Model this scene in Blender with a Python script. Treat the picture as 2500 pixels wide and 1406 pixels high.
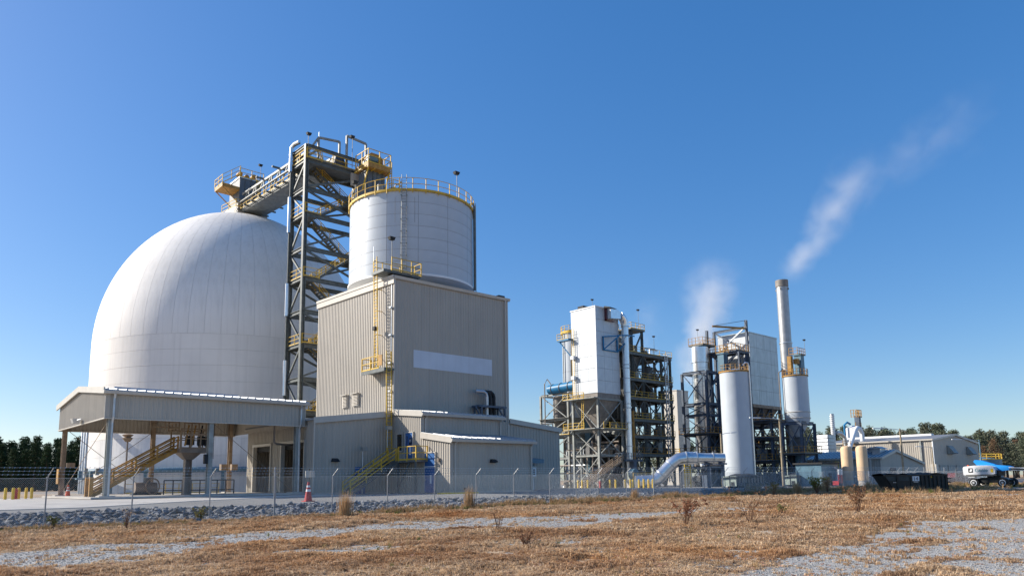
import bpy, math, random
import numpy as np
from mathutils import Vector, Matrix, noise as mnoise
random.seed(7); rng = np.random.default_rng(7)
R_ = math.radians
for o in list(bpy.data.objects): bpy.data.objects.remove(o)
scene = bpy.context.scene
COL = scene.collection

# ---------------------------------------------------------------- camera
# Site axes: +X runs along the fence (away to the right), +Y away to the left, Z up, metres.
cam = bpy.data.cameras.new('camera'); cam_o = bpy.data.objects.new('camera', cam); COL.objects.link(cam_o)
tilt, roll, head = R_(8.069), R_(.796), R_(47.82)
F = Vector((0, math.cos(tilt), math.sin(tilt))); Rt = Vector((1, 0, 0)); Dn = -(Rt.cross(F))
Rt, Dn = math.cos(roll)*Rt + math.sin(roll)*Dn, math.cos(roll)*Dn - math.sin(roll)*Rt
M = Matrix(((math.sin(head), math.cos(head), 0), (-math.cos(head), math.sin(head), 0), (0, 0, 1)))
Rt, Dn, F = M @ Rt, M @ Dn, M @ F
cam_o.matrix_world = Matrix(((Rt.x, -Dn.x, -F.x, 0), (Rt.y, -Dn.y, -F.y, 0), (Rt.z, -Dn.z, -F.z, 1.6), (0, 0, 0, 1)))
cam.sensor_width = 36; cam.sensor_fit = 'HORIZONTAL'; cam.lens = 36*1792.4/2500
cam.shift_y = 217.2/2500; cam.clip_start = .1; cam.clip_end = 6000
scene.camera = cam_o

# ---------------------------------------------------------------- sky and sun
SUN = Vector((-.6, .8, .561)).normalized()
world = bpy.data.worlds.new('World'); scene.world = world; world.use_nodes = True
nt = world.node_tree; nt.nodes.clear()
sky = nt.nodes.new('ShaderNodeTexSky'); sky.sky_type = 'NISHITA'; sky.sun_disc = False
sky.sun_elevation = math.asin(SUN.z); sky.sun_rotation = math.atan2(SUN.x, SUN.y)
sky.altitude = 200; sky.air_density = 1.0; sky.dust_density = .8; sky.ozone_density = 4.5
bg = nt.nodes.new('ShaderNodeBackground'); bg.inputs['Strength'].default_value = .15
wo = nt.nodes.new('ShaderNodeOutputWorld')
hs = nt.nodes.new('ShaderNodeHueSaturation'); hs.inputs['Saturation'].default_value = 1.55; hs.inputs['Hue'].default_value = .51
gm_ = nt.nodes.new('ShaderNodeGamma'); gm_.inputs[1].default_value = .65
nt.links.new(sky.outputs[0], gm_.inputs[0]); nt.links.new(gm_.outputs[0], hs.inputs['Color']); nt.links.new(hs.outputs[0], bg.inputs[0]); nt.links.new(bg.outputs[0], wo.inputs[0])
sl = bpy.data.lights.new('sun', 'SUN'); sl.energy = 4.1; sl.angle = R_(.53); sl.color = (1, .93, .82)
so = bpy.data.objects.new('sun', sl); COL.objects.link(so); so.location = SUN*300
so.rotation_euler = (-SUN).to_track_quat('-Z', 'Y').to_euler()
vs = scene.view_settings
vs.view_transform = 'Standard'; vs.look = 'None'; vs.gamma = 1; vs.use_curve_mapping = False; vs.exposure = 0.9
scene.cycles.max_bounces = 6; scene.cycles.transparent_max_bounces = 12; scene.cycles.volume_bounces = 1
scene.cycles.volume_step_rate = 1.5; scene.cycles.use_denoising = True

# ---------------------------------------------------------------- materials
MAT = {}
def mat(name, col, rough=.6, metal=0., var=.12, scale=1.5, streak=0., bump=0., bscale=20., rust=0., spec=.4, dirt=None):
    """Painted / plain surface: base colour with cloudy variation, vertical weather streaks and fine relief."""
    m = bpy.data.materials.new(name); m.use_nodes = True; t = m.node_tree; N, L = t.nodes, t.links
    b = N['Principled BSDF']; b.inputs['Roughness'].default_value = rough; b.inputs['Metallic'].default_value = metal
    b.inputs['Specular IOR Level'].default_value = spec
    tc = N.new('ShaderNodeTexCoord'); src = tc.outputs['Object']
    n1 = N.new('ShaderNodeTexNoise'); n1.inputs['Scale'].default_value = scale; n1.inputs['Detail'].default_value = 6
    L.new(src, n1.inputs['Vector'])
    def cr(lo, hi, c0, c1, inp):
        r = N.new('ShaderNodeValToRGB'); r.color_ramp.elements[0].position = lo; r.color_ramp.elements[1].position = hi
        r.color_ramp.elements[0].color = (*c0, 1); r.color_ramp.elements[1].color = (*c1, 1); L.new(inp, r.inputs[0]); return r.outputs[0]
    c0 = [c*(1-var) for c in col]; c1 = [min(1, c*(1+var)) for c in col]
    out = cr(.3, .7, c0, c1, n1.outputs[0])
    def mix(fac, a, bcol):
        x = N.new('ShaderNodeMix'); x.data_type = 'RGBA'; L.new(fac, x.inputs[0]); L.new(a, x.inputs[6]); x.inputs[7].default_value = (*bcol, 1); return x.outputs[2]
    if streak > 0:
        mp = N.new('ShaderNodeMapping'); mp.inputs['Scale'].default_value = (2.2, 2.2, .07); L.new(src, mp.inputs[0])
        n2 = N.new('ShaderNodeTexNoise'); n2.inputs['Scale'].default_value = 1.0; n2.inputs['Detail'].default_value = 5; L.new(mp.outputs[0], n2.inputs['Vector'])
        f = cr(.48, .78, (0, 0, 0), (streak,)*3, n2.outputs[0]); out = mix(f, out, dirt or [c*.45 for c in col])
    if rust > 0:
        n3 = N.new('ShaderNodeTexNoise'); n3.inputs['Scale'].default_value = 3.0; n3.inputs['Detail'].default_value = 9; L.new(src, n3.inputs['Vector'])
        f = cr(.55, .72, (0, 0, 0), (rust,)*3, n3.outputs[0]); out = mix(f, out, (.16, .06, .025))
    L.new(out, b.inputs['Base Color'])
    if bump > 0:
        n4 = N.new('ShaderNodeTexNoise'); n4.inputs['Scale'].default_value = bscale; n4.inputs['Detail'].default_value = 6; L.new(src, n4.inputs['Vector'])
        bp = N.new('ShaderNodeBump'); bp.inputs['Strength'].default_value = bump; bp.inputs['Distance'].default_value = .05; L.new(n4.outputs[0], bp.inputs['Height']); L.new(bp.outputs[0], b.inputs['Normal'])
    MAT[name] = m; return m
mat('siding', (.41, .37, .315), .5, var=.05, streak=.22, scale=.4)
mat('siding_roof', (.62, .62, .60), .4, var=.06, streak=.1)
mat('trim', (.50, .46, .40), .45, var=.05, streak=.15)
mat('faded_patch', (.58, .62, .68), .6, var=.05, scale=.6, streak=.3, dirt=(.46, .48, .52))
mat('dome_paint', (.79, .755, .71), .75, var=.07, scale=.16, streak=.28, dirt=(.47, .44, .40), bump=.25, bscale=1.2)
mat('dome_base', (.70, .69, .68), .8, var=.12, scale=.35, streak=.6, dirt=(.36, .355, .37), bump=.2, bscale=2)
mat('joint', (.30, .30, .30), .9)
mat('dome_joint', (.56, .54, .51), .9)
mat('tank_paint', (.46, .50, .54), .42, var=.05, scale=.5, streak=.22, dirt=(.42, .43, .44))
mat('steel', (.105, .12, .118), .5, var=.3, scale=2.5, rust=.12)
mat('steel_dark', (.11, .13, .15), .5, var=.2, streak=.2, rust=.08)
mat('steel_blue', (.075, .10, .14), .5, var=.3, scale=2, rust=.12)
mat('steel_grey', (.27, .28, .26), .55, var=.25, scale=1.2, rust=.25)
mat('steel_tan', (.26, .19, .13), .6, var=.3, scale=1.2, rust=.4)
mat('grating', (.16, .165, .16), .6, metal=.3, var=.2)
mat('galv', (.52, .54, .56), .42, metal=.75, var=.15, scale=3, streak=.15)
mat('post_galv', (.30, .31, .32), .55, metal=.35, var=.2, scale=3)
mat('aluminium', (.74, .75, .76), .3, metal=.92, var=.08, scale=1.5, streak=.18, dirt=(.42, .40, .36))
mat('stack_metal', (.40, .40, .395), .45, metal=.6, var=.12, scale=1, streak=.4, rust=.07)
mat('panel_white', (.50, .525, .55), .42, metal=.25, var=.06, scale=.8, streak=.35, dirt=(.46, .49, .48))
mat('panel_grey', (.48, .53, .54), .45, metal=.3, var=.1, scale=.6, streak=.75, dirt=(.27, .32, .31))
mat('yellow', (.60, .38, .045), .6, var=.25, scale=1.2, rust=.22)
mat('yellow_ochre', (.36, .19, .04), .6, var=.3, scale=2, rust=.35)
mat('bolyellow', (.78, .5, .02), .55, var=.2)
mat('blue_paint', (.012, .16, .33), .45, var=.2, rust=.05)
mat('blue_door', (.03, .12, .32), .4, var=.1, streak=.15)
mat('bluegrey', (.10, .19, .25), .45, var=.15, streak=.2)
mat('hopper', (.22, .195, .17), .6, var=.2, streak=.4, rust=.12)
mat('dark', (.02, .021, .023), .7, var=.3)
mat('equipment', (.11, .11, .105), .6, var=.4, scale=1.5, rust=.2)
mat('brownpipe', (.21, .17, .14), .55, var=.3, rust=.25)
mat('black_paint', (.012, .014, .015), .42, var=.4, rust=.08)
mat('green_black', (.035, .05, .052), .5, var=.35, rust=.15)
mat('tarp', (.035, .034, .034), .8, var=.3, bump=.6, bscale=3)
mat('container_green', (.36, .42, .36), .5, var=.1, streak=.3, rust=.15)
mat('container_side', (.24, .225, .20), .6, var=.2, streak=.4, rust=.2)
mat('concrete', (.46, .43, .39), .85, var=.14, scale=.6, bump=.15, bscale=12)
mat('white', (.78, .78, .77), .5, var=.04)
mat('orange', (.80, .10, .02), .6, var=.1)
mat('red', (.45, .03, .03), .5, var=.15)
mat('maroon', (.11, .012, .016), .25, var=.1, spec=.6)
mat('glass', (.02, .025, .03), .06, var=.05, spec=.8)
mat('tan_tank', (.62, .44, .27), .6, var=.1, scale=.6, streak=.3, rust=.1)
mat('rubber', (.018, .018, .018), .85, var=.3)
mat('wood', (.30, .24, .16), .85, var=.25, scale=2, streak=.5, dirt=(.12, .09, .06))
mat('lift_grey', (.62, .62, .63), .4, var=.05)
mat('lift_blue', (.0, .22, .62), .4, var=.06)
mat('teal_print', (.03, .19, .23), .5, var=.02)
mat('print_dark', (.02, .025, .05), .5, var=.02)
mat('rock', (.17, .175, .185), .9, var=.6, scale=1.1, bump=.5, bscale=9)
mat('rock_soil', (.085, .085, .085), .95, var=.35, scale=3, bump=.6, bscale=8)
mat('bark', (.12, .085, .06), .9, var=.3, bump=.5)
mat('stem', (.16, .085, .05), .9, var=.35)
mat('metal_roof', (.36, .375, .40), .45, metal=.2, var=.06, streak=.1)
mat('roof_dark', (.17, .18, .20), .6, var=.1)

def rand_obj_mat(name, cols, rough=.8, trans=.0, patch=False):
    """Foliage / stalk colour: varies from one leaf or blade to the next (geometry random) and from plant to plant."""
    m = bpy.data.materials.new(name); m.use_nodes = True; t = m.node_tree; N, L = t.nodes, t.links; b = N['Principled BSDF']
    b.inputs['Roughness'].default_value = rough; b.inputs['Specular IOR Level'].default_value = .15
    oi = N.new('ShaderNodeObjectInfo'); ge = N.new('ShaderNodeNewGeometry')
    a = N.new('ShaderNodeMath'); a.operation = 'MULTIPLY_ADD'; a.inputs[1].default_value = .55
    L.new(oi.outputs['Random'], a.inputs[0])
    s = N.new('ShaderNodeMath'); s.operation = 'MULTIPLY'; s.inputs[1].default_value = .45; L.new(ge.outputs['Random Per Island'], s.inputs[0]); L.new(s.outputs[0], a.inputs[2])
    r = N.new('ShaderNodeValToRGB'); e = r.color_ramp.elements
    while len(e) < len(cols): e.new(.5)
    for i, c in enumerate(cols): e[i].position = i/(len(cols)-1); e[i].color = (*c, 1)
    L.new(a.outputs[0], r.inputs[0]); colour = r.outputs[0]
    if patch:
        def pn(scale, lo, hi, c_in, col):
            nz = N.new('ShaderNodeTexNoise'); nz.inputs['Scale'].default_value = scale; nz.inputs['Detail'].default_value = 4; L.new(oi.outputs['Location'], nz.inputs['Vector'])
            rp = N.new('ShaderNodeValToRGB'); rp.color_ramp.elements[0].position = lo; rp.color_ramp.elements[1].position = hi; L.new(nz.outputs[0], rp.inputs[0])
            mx = N.new('ShaderNodeMix'); mx.data_type = 'RGBA'; mx.blend_type = 'MULTIPLY'; L.new(rp.outputs[0], mx.inputs[0]); L.new(c_in, mx.inputs[6]); mx.inputs[7].default_value = (*col, 1); return mx.outputs[2]
        colour = pn(.35, .44, .62, colour, (.74, .62, .54)); colour = pn(1.3, .50, .68, colour, (.72, .67, .64)); colour = pn(.16, .50, .66, colour, (1.0, .86, .70))
    L.new(colour, b.inputs['Base Color'])
    if trans:
        tr = N.new('ShaderNodeBsdfTranslucent'); L.new(colour, tr.inputs[0]); mx = N.new('ShaderNodeMixShader'); mx.inputs[0].default_value = trans
        L.new(b.outputs[0], mx.inputs[1]); L.new(tr.outputs[0], mx.inputs[2]); L.new(mx.outputs[0], N['Material Output'].inputs[0])
    MAT[name] = m; return m
rand_obj_mat('straw', [(.36, .225, .13), (.60, .425, .26), (.74, .56, .37), (.46, .305, .175), (.84, .69, .50)], trans=.3, patch=True)
rand_obj_mat('tall_straw', [(.36, .22, .11), (.60, .41, .22), (.30, .19, .10), (.50, .34, .18)], trans=.25)
rand_obj_mat('green_weed', [(.10, .13, .03), (.18, .19, .05), (.26, .20, .08)], trans=.2)
rand_obj_mat('dry_leaf', [(.22, .09, .05), (.30, .14, .08), (.17, .10, .05), (.13, .12, .04)], trans=.2)
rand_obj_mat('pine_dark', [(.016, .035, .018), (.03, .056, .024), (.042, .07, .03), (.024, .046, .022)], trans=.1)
rand_obj_mat('pine_far', [(.065, .09, .07), (.095, .12, .08), (.12, .14, .09), (.15, .14, .095), (.09, .115, .08)], trans=.15)  # lightened greens stand in for distance haze over the far wood
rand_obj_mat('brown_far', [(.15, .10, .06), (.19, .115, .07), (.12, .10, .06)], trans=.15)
rand_obj_mat('pebble', [(.28, .27, .255), (.37, .36, .34), (.20, .195, .19), (.43, .42, .395), (.33, .31, .28)])

# ---------------------------------------------------------------- mesh helpers
ROOT = {}
class MB:
    def __init__(s): s.v = []; s.f = []
    def add(s, vs, fs):
        n = len(s.v); s.v += [tuple(p) for p in vs]; s.f += [tuple(n+i for i in q) for q in fs]; return s
    def box(s, x0, x1, y0, y1, z0, z1):
        return s.add([(x0,y0,z0),(x1,y0,z0),(x1,y1,z0),(x0,y1,z0),(x0,y0,z1),(x1,y0,z1),(x1,y1,z1),(x0,y1,z1)],
                     [(3,2,1,0),(4,5,6,7),(0,1,5,4),(1,2,6,5),(2,3,7,6),(3,0,4,7)])
    def hexa(s, p8): return s.add(p8, [(3,2,1,0),(4,5,6,7),(0,1,5,4),(1,2,6,5),(2,3,7,6),(3,0,4,7)])
    def beam(s, p, q, w, h=None, up=(0,0,1)):
        p, q = Vector(p), Vector(q); d = (q-p)
        if d.length < 1e-6: return s
        d.normalize(); u = Vector(up)
        if abs(d.dot(u)) > .95: u = Vector((1,0,0))
        a = d.cross(u).normalized(); b = a.cross(d); h = h or w; a = a*w/2; b = b*h/2
        return s.hexa([p-a-b, p+a-b, q+a-b, q-a-b, p-a+b, p+a+b, q+a+b, q-a+b])
    def ibeam(s, p, q, w, h, up=(0,0,1), t=.035):
        p, q = Vector(p), Vector(q); d = (q-p).normalized(); u = Vector(up)
        if abs(d.dot(u)) > .95: u = Vector((0,1,0))
        a = d.cross(u).normalized(); b = a.cross(d)
        P = [(-w/2,-h/2),(w/2,-h/2),(w/2,-h/2+t),(t/2,-h/2+t),(t/2,h/2-t),(w/2,h/2-t),(w/2,h/2),(-w/2,h/2),(-w/2,h/2-t),(-t/2,h/2-t),(-t/2,-h/2+t),(-w/2,-h/2+t)]
        vs = [p+a*x+b*y for x,y in P]+[q+a*x+b*y for x,y in P]
        fs = [(i,(i+1)%12,12+(i+1)%12,12+i) for i in range(12)]
        for o in (0,12): fs += [tuple(o+i for i in r) for r in ((0,1,2,11),(2,3,10,11),(3,4,9,10),(4,5,8,9),(5,6,7,8))]
        return s.add(vs, fs)
    def tube(s, p, q, r, n=8, r2=None, caps=True):
        p, q = Vector(p), Vector(q); d = (q-p).normalized(); u = Vector((0,0,1)) if abs(d.z) < .95 else Vector((1,0,0))
        a = d.cross(u).normalized(); b = a.cross(d); r2 = r if r2 is None else r2
        C = [(math.cos(2*math.pi*i/n), math.sin(2*math.pi*i/n)) for i in range(n)]
        vs = [p+(a*c+b*k)*r for c,k in C]+[q+(a*c+b*k)*r2 for c,k in C]
        fs = [(i,(i+1)%n,n+(i+1)%n,n+i) for i in range(n)]
        if caps: fs += [tuple(range(n-1,-1,-1)), tuple(range(n,2*n))]
        return s.add(vs, fs)
    def pipe(s, pts, r, n=10):
        pts = [Vector(p) for p in pts]; rs = r if isinstance(r, (list,tuple)) else [r]*len(pts); vs = []; k = len(pts); pa = None
        for i, p in enumerate(pts):
            d = (pts[min(i+1,k-1)]-pts[max(i-1,0)]).normalized()
            if pa is None:
                u = Vector((0,0,1)) if abs(d.z) < .9 else Vector((1,0,0)); a = d.cross(u).normalized()
            else: a = (pa-d*pa.dot(d)).normalized()
            pa = a; b = a.cross(d)
            vs += [p+(a*math.cos(2*math.pi*j/n)+b*math.sin(2*math.pi*j/n))*rs[i] for j in range(n)]
        fs = [(i*n+j, i*n+(j+1)%n, (i+1)*n+(j+1)%n, (i+1)*n+j) for i in range(k-1) for j in range(n)]
        fs += [tuple(range(n-1,-1,-1)), tuple(range((k-1)*n, k*n))]
        return s.add(vs, fs)
    def lathe(s, c, prof, n=48, a0=0, a1=2*math.pi, cap=True):
        full = abs(a1-a0-2*math.pi) < 1e-6; m = n if full else n+1; k = len(prof)
        vs = [(c[0]+r*math.cos(a0+(a1-a0)*i/n), c[1]+r*math.sin(a0+(a1-a0)*i/n), c[2]+z) for r,z in prof for i in range(m)]
        fs = []
        for j in range(k-1):
            for i in range(n):
                i2 = (i+1)%m; fs.append((j*m+i, j*m+i2, (j+1)*m+i2, (j+1)*m+i))
        if full and cap:
            fs += [tuple(range(m-1,-1,-1)), tuple(range((k-1)*m, k*m))]
        return s.add(vs, fs)
    def poly(s, pts, ext):
        n = len(pts); e = Vector(ext); a = [Vector(p) for p in pts]
        return s.add(a+[p+e for p in a], [tuple(range(n-1,-1,-1)), tuple(range(n,2*n))]+[(i,(i+1)%n,n+(i+1)%n,n+i) for i in range(n)])
    def ribwall(s, A, B, z0, zA, zB, nrm, pitch=.305, d=.035):
        """Ribbed sheet from plan point A to B, bottom z0 (or pair), top zA..zB, ribs standing out along nrm."""
        A, B, nrm = Vector(A).to_3d(), Vector(B).to_3d(), Vector(nrm).to_3d(); L = (B-A).length; n = max(1, round(L/pitch)); cols = []
        z0a, z0b = z0 if isinstance(z0, tuple) else (z0, z0)
        for i in range(n):
            for fr, o in ((0,0),(.52,0),(.62,d),(.9,d)): cols.append(((i+fr)/n, o))
        cols.append((1,0)); vs = []
        for t, o in cols:
            p = A.lerp(B, t)+nrm*o; vs += [(p.x,p.y,z0a+(z0b-z0a)*t), (p.x,p.y,zA+(zB-zA)*t)]
        return s.add(vs, [(2*i,2*i+2,2*i+3,2*i+1) for i in range(len(cols)-1)])
    def mesh(s, name, mt, off=(0,0,0), smooth=False):
        me = bpy.data.meshes.new(name); o = Vector(off)
        me.from_pydata([tuple(Vector(p)-o) for p in s.v] if o.length else s.v, [], s.f); me.update()
        if mt: me.materials.append(MAT[mt] if isinstance(mt, str) else mt)
        if smooth:
            me.shade_smooth(); me.set_sharp_from_angle(angle=R_(35))
        return me
def obj(name, me, parent=None, loc=(0,0,0), rot=(0,0,0), **props):
    o = bpy.data.objects.new(name, me); COL.objects.link(o); o.location = loc; o.rotation_euler = rot
    if parent: o.parent = parent; ROOT[o.name] = ROOT[parent.name]
    else: ROOT[o.name] = Vector(loc)
    for k, v in props.items(): o[k] = v
    return o
def thing(name, label, cat, loc, group=None):
    o = obj(name, None, None, loc, label=label, category=cat); o.empty_display_size = .2
    if group: o['group'] = group
    return o
def part(name, mb, mt, parent, smooth=False, **props):
    return obj(name, mb.mesh(name, mt, ROOT[parent.name], smooth), parent, **props)
def solo(name, mb, mt, label, cat, loc, group=None, smooth=False):
    o = obj(name, mb.mesh(name, mt, loc, smooth), None, loc, label=label, category=cat)
    if group: o['group'] = group
    return o
def struct(name, mb, mt, smooth=False): return obj(name, mb.mesh(name, mt, (0,0,0), smooth), None, kind='structure')
def copy_tree(o, parent=None, loc=None, rot=None):
    c = o.copy(); COL.objects.link(c); c.parent = parent
    if loc is not None: c.location = loc
    if rot is not None: c.rotation_euler = rot
    for ch in o.children: copy_tree(ch, c)
    return c
def handrail(parent, pts, h=1.07, closed=False, mt='yellow', r=.03, step=1.6, name='handrail', toe=True):
    m = MB(); pts = [Vector(p) for p in pts]; r = r*.66 if r >= .05 else r
    seg = list(zip(pts, pts[1:]+([pts[0]] if closed else []))) if closed else list(zip(pts, pts[1:]))
    for si, (a, b) in enumerate(seg):
        n = max(1, round((b-a).length/step))
        for k in (h, h*.52): m.beam(a+Vector((0,0,k)), b+Vector((0,0,k)), r*1.7)
        if toe: m.beam(a+Vector((0,0,.06)), b+Vector((0,0,.06)), .02, .12)
        for i in range(n+1 if si == len(seg)-1 and not closed else n):
            p = a.lerp(b, i/n); m.beam(p-Vector((0,0,.12)), p+Vector((0,0,h+r)), r*2.2)
    return part(name, m, mt, parent)
def flight(parent, p, q, width, mt='steel', rail='yellow', treads=True, r=.03):
    """One stair flight from p (bottom) to q (top); width is a plan vector across the flight."""
    p, q, w = Vector(p), Vector(q), Vector(width).to_3d()
    for k in (0, 1): part('stringer', MB().beam(p+w*k, q+w*k, .07, .3), mt, parent)
    n = max(3, int(abs(q.z-p.z)/.24)); m = MB(); d = (q-p).to_2d().to_3d().normalized()
    for i in range(n):
        c = p.lerp(q, (i+.5)/n)+Vector((0,0,.06)); m.hexa([c-d*.13, c-d*.13+w, c+d*.13+w, c+d*.13, c-d*.13+Vector((0,0,.04)), c-d*.13+w+Vector((0,0,.04)), c+d*.13+w+Vector((0,0,.04)), c+d*.13+Vector((0,0,.04))])
    part('treads', m, 'grating', parent, kind='stuff')
    for k in (0, 1):
        m = MB(); a, b = p+w*k, q+w*k
        for hh in (1.0, .68, .36): m.beam(a+Vector((0,0,hh)), b+Vector((0,0,hh)), r*1.8)
        nn = max(2, round((b-a).length/1.7))
        for i in range(nn+1): c = a.lerp(b, i/nn); m.beam(c, c+Vector((0,0,1.02)), r*2.3)
        part('handrail', m, rail, parent)
def ladder(parent, base, top, across, mt='yellow', w=.5, r=.03, rung=.3):
    a, b, c = Vector(base), Vector(top), Vector(across).to_3d().normalized()*w/2; m = MB()
    m.beam(a-c, b-c, r*2); m.beam(a+c, b+c, r*2); n = int((b-a).length/rung)
    for i in range(1, n): p = a.lerp(b, i/n); m.beam(p-c, p+c, r*1.4)
    return part('ladder', m, mt, parent)
def lamp_on_pole(parent, base, h=2.2, side=(1,0)):
    b = Vector(base); pl = part('lamp_pole', MB().tube(b, b+Vector((0,0,h)), .035, 6), 'steel_grey', parent)
    s = Vector(side).to_3d()*.25; c = b+Vector((0,0,h))
    part('lamp_head', MB().hexa([c+s*.2+Vector(v) for v in ((-.22,-.16,-.25),(.22,-.16,-.25),(.22,.16,-.25),(-.22,.16,-.25),(-.3,-.22,.02),(.3,-.22,.02),(.3,.22,.02),(-.3,.22,.02))]), 'dark', pl)
def frame(parent, xs, ys, zs, z0, cw=.35, bh=.35, mt='steel', brace='x', faces='uv', bw=.2, intx=True):
    """Steel frame: one object per column, beam and brace. faces: u = plane x=xs[0], v = plane y=ys[0]."""
    for x in xs:
        for y in ys: part('column', MB().ibeam((x,y,z0), (x,y,zs[-1]), cw, cw, up=(1,0,0)), mt, parent)
    for z in zs:
        for y in (ys if intx else (ys[0], ys[-1])):
            for a, b in zip(xs, xs[1:]): part('beam', MB().ibeam((a+cw/2,y,z), (b-cw/2,y,z), bw, bh), mt, parent)
        for x in (xs if intx else (xs[0], xs[-1])):
            for a, b in zip(ys, ys[1:]): part('beam', MB().ibeam((x,a+cw/2,z), (x,b-cw/2,z), bw, bh), mt, parent)
    if brace:
        lv = [z0]+list(zs)
        for k, (a, b) in enumerate(zip(lv, lv[1:])):
            if 'u' in faces:
                for y0, y1 in zip(ys, ys[1:]):
                    part('brace', MB().beam((xs[0],y0,a), (xs[0],y1,b), .16), mt, parent)
                    if brace == 'x': part('brace', MB().beam((xs[0]+.17,y1,a), (xs[0]+.17,y0,b), .16), mt, parent)
            if 'v' in faces:
                for i, (x0, x1) in enumerate(zip(xs, xs[1:])):
                    if brace == 'x' or (i+k) % 2 == 0: part('brace', MB().beam((x0,ys[0],a), (x1,ys[0],b), .16), mt, parent)
                    if brace == 'x' or (i+k) % 2: part('brace', MB().beam((x1,ys[0]+.17,a), (x0,ys[0]+.17,b), .16), mt, parent)
def pyramid(m, x0, x1, y0, y1, zt, cx, cy, zb, w=.35):
    return m.hexa([(cx-w,cy-w,zb),(cx+w,cy-w,zb),(cx+w,cy+w,zb),(cx-w,cy+w,zb),(x0,y0,zt),(x1,y0,zt),(x1,y1,zt),(x0,y1,zt)])
def sstep(a, b, x):
    t = np.clip((x-a)/(b-a), 0, 1); return t*t*(3-2*t)

# ---------------------------------------------------------------- ground
FENCE_Y = 33.6
def vnoise(x, y, seed=0):
    """Smooth value noise on plan coordinates (vectorised)."""
    def hsh(i, j):
        n = (i*374761393+j*668265263+seed*974711) & 0x7fffffff; n = ((n ^ (n >> 13))*1274126177) & 0x7fffffff
        return ((n ^ (n >> 16)) & 0xffff)/65535.
    xi, yi = np.floor(x).astype(np.int64), np.floor(y).astype(np.int64); fx, fy = x-xi, y-yi
    fx, fy = fx*fx*(3-2*fx), fy*fy*(3-2*fy)
    return (hsh(xi,yi)*(1-fx)+hsh(xi+1,yi)*fx)*(1-fy)+(hsh(xi,yi+1)*(1-fx)+hsh(xi+1,yi+1)*fx)*fy
def fbm(x, y, s, seed=0):
    return .5*vnoise(x*s, y*s, seed)+.28*vnoise(x*s*2.1, y*s*2.1, seed+1)+.22*vnoise(x*s*4.3, y*s*4.3, seed+2)
def ground_z(x, y):
    x = np.asarray(x, float); y = np.asarray(y, float)
    f0 = .0042*np.clip(x-8, 0, 70); site = .75-.6*sstep(58, 92, x); s = sstep(33.2, 38.2, y); s2 = sstep(37.5, 47, y)
    low = np.minimum(site, .52)
    z = f0*(1-s)+low*s+(site-low)*s2
    near = 1-sstep(30, 34, y)
    return z+near*sstep(4, 9, np.hypot(x, y))*.10*(fbm(x, y, .35, 5)-.5)+.02*(fbm(x, y, 1.3, 9)-.5)*near
def gz(x, y): return float(ground_z(x, y))
POLYS = [
 [(2.5,21.9),(3.,22.2),(5.,23.),(6.4,23.2),(8.1,24.2),(9.7,24.6),(11.5,24.3),(14.4,25.2),(17.4,25.6),(21.,24.7),(24.8,23.3),(28.6,21.6),(31.6,20.9),(28.3,18.3),(24.8,18.7),(19.8,17.1),(17.5,15.7),(16.9,17.2),(16.7,19.5),(14.9,19.9),(13.4,20.9),(11.3,19.9),(9.6,19.8),(8.2,19.8),(6.4,18.4),(5.2,17.3),(4.2,17.3),(3.2,17.3),(1.,17.4),(1.,22)],
 [(4.8,15.7),(5.4,16.6),(6.3,16.5),(7.,16.2),(6.8,15.5),(6.,15.2),(5.2,15.1)],
 [(10.7,6.9),(11.6,7.1),(13.3,7.4),(16.1,8.2),(18.9,7.9),(22.1,8.8),(26.2,9.8),(27.8,9.1),(30.2,8.1),(33.5,7.3),(46,4),(40,-6),(5,-3)],
 [(29.8,22.3),(33.4,22.8),(34.5,20.8),(33.8,17.8),(31.,16.7),(29.1,18.4)],
 [(53.2,19.2),(58.2,17.5),(62.5,14.4),(57.1,13.2),(52.5,15.1)],
 [(14.3,12.1),(17.7,12.),(20.5,11.1),(18.3,10.1),(14.,10.)],
 [(12.7,9.2),(13.8,8.8),(11.8,7.7),(10.9,7.9)]]
WEIGHT = [1, .8, 1, .75, .7, .45, .6]
def inpoly(x, y, P):
    """Signed distance to a polygon (positive inside)."""
    ins = np.zeros(x.shape, bool); dmin = np.full(x.shape, 1e9); n = len(P)
    for i in range(n):
        (x0,y0),(x1,y1) = P[i], P[(i+1)%n]
        c = ((y0 > y) != (y1 > y)) & (x < (x1-x0)*(y-y0)/((y1-y0) if y1 != y0 else 1e-9)+x0); ins ^= c
        dx, dy = x1-x0, y1-y0; t = np.clip(((x-x0)*dx+(y-y0)*dy)/(dx*dx+dy*dy+1e-9), 0, 1)
        dmin = np.minimum(dmin, np.hypot(x-x0-t*dx, y-y0-t*dy))
    return np.where(ins, dmin, -dmin)
def gravel_mask(x, y):
    """0 = dry grass, 1 = bare gravel."""
    x = np.asarray(x, float); y = np.asarray(y, float); g = np.zeros(x.shape)
    jx = (fbm(x, y, .8, 21)-.5)*1.6+(fbm(x, y, 3.1, 22)-.5)*.7
    for P, w in zip(POLYS, WEIGHT): g = np.maximum(g, w*sstep(-.7, .8, inpoly(x, y, P)+jx))
    spots = sstep(.54, .70, fbm(x*.6, y*1.0, .5, 31))*.7*(1-sstep(29, 32, y))
    g = np.maximum(g, spots)
    tuft = sstep(.62, .75, fbm(x*.7, y*1.6, .55, 41))
    return np.clip(g*(1-.55*tuft), 0, 1)
def axis(lo, hi, step, far):
    a = list(np.arange(lo, hi+1e-6, step)); d = step; b = []
    while (b[-1] if b else hi) < far: d *= 1.35; b.append((b[-1] if b else hi)+d)
    d = step; c = []
    while (c[-1] if c else lo) > -far: d *= 1.35; c.append((c[-1] if c else lo)-d)
    return np.array(c[::-1]+a+b)
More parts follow.
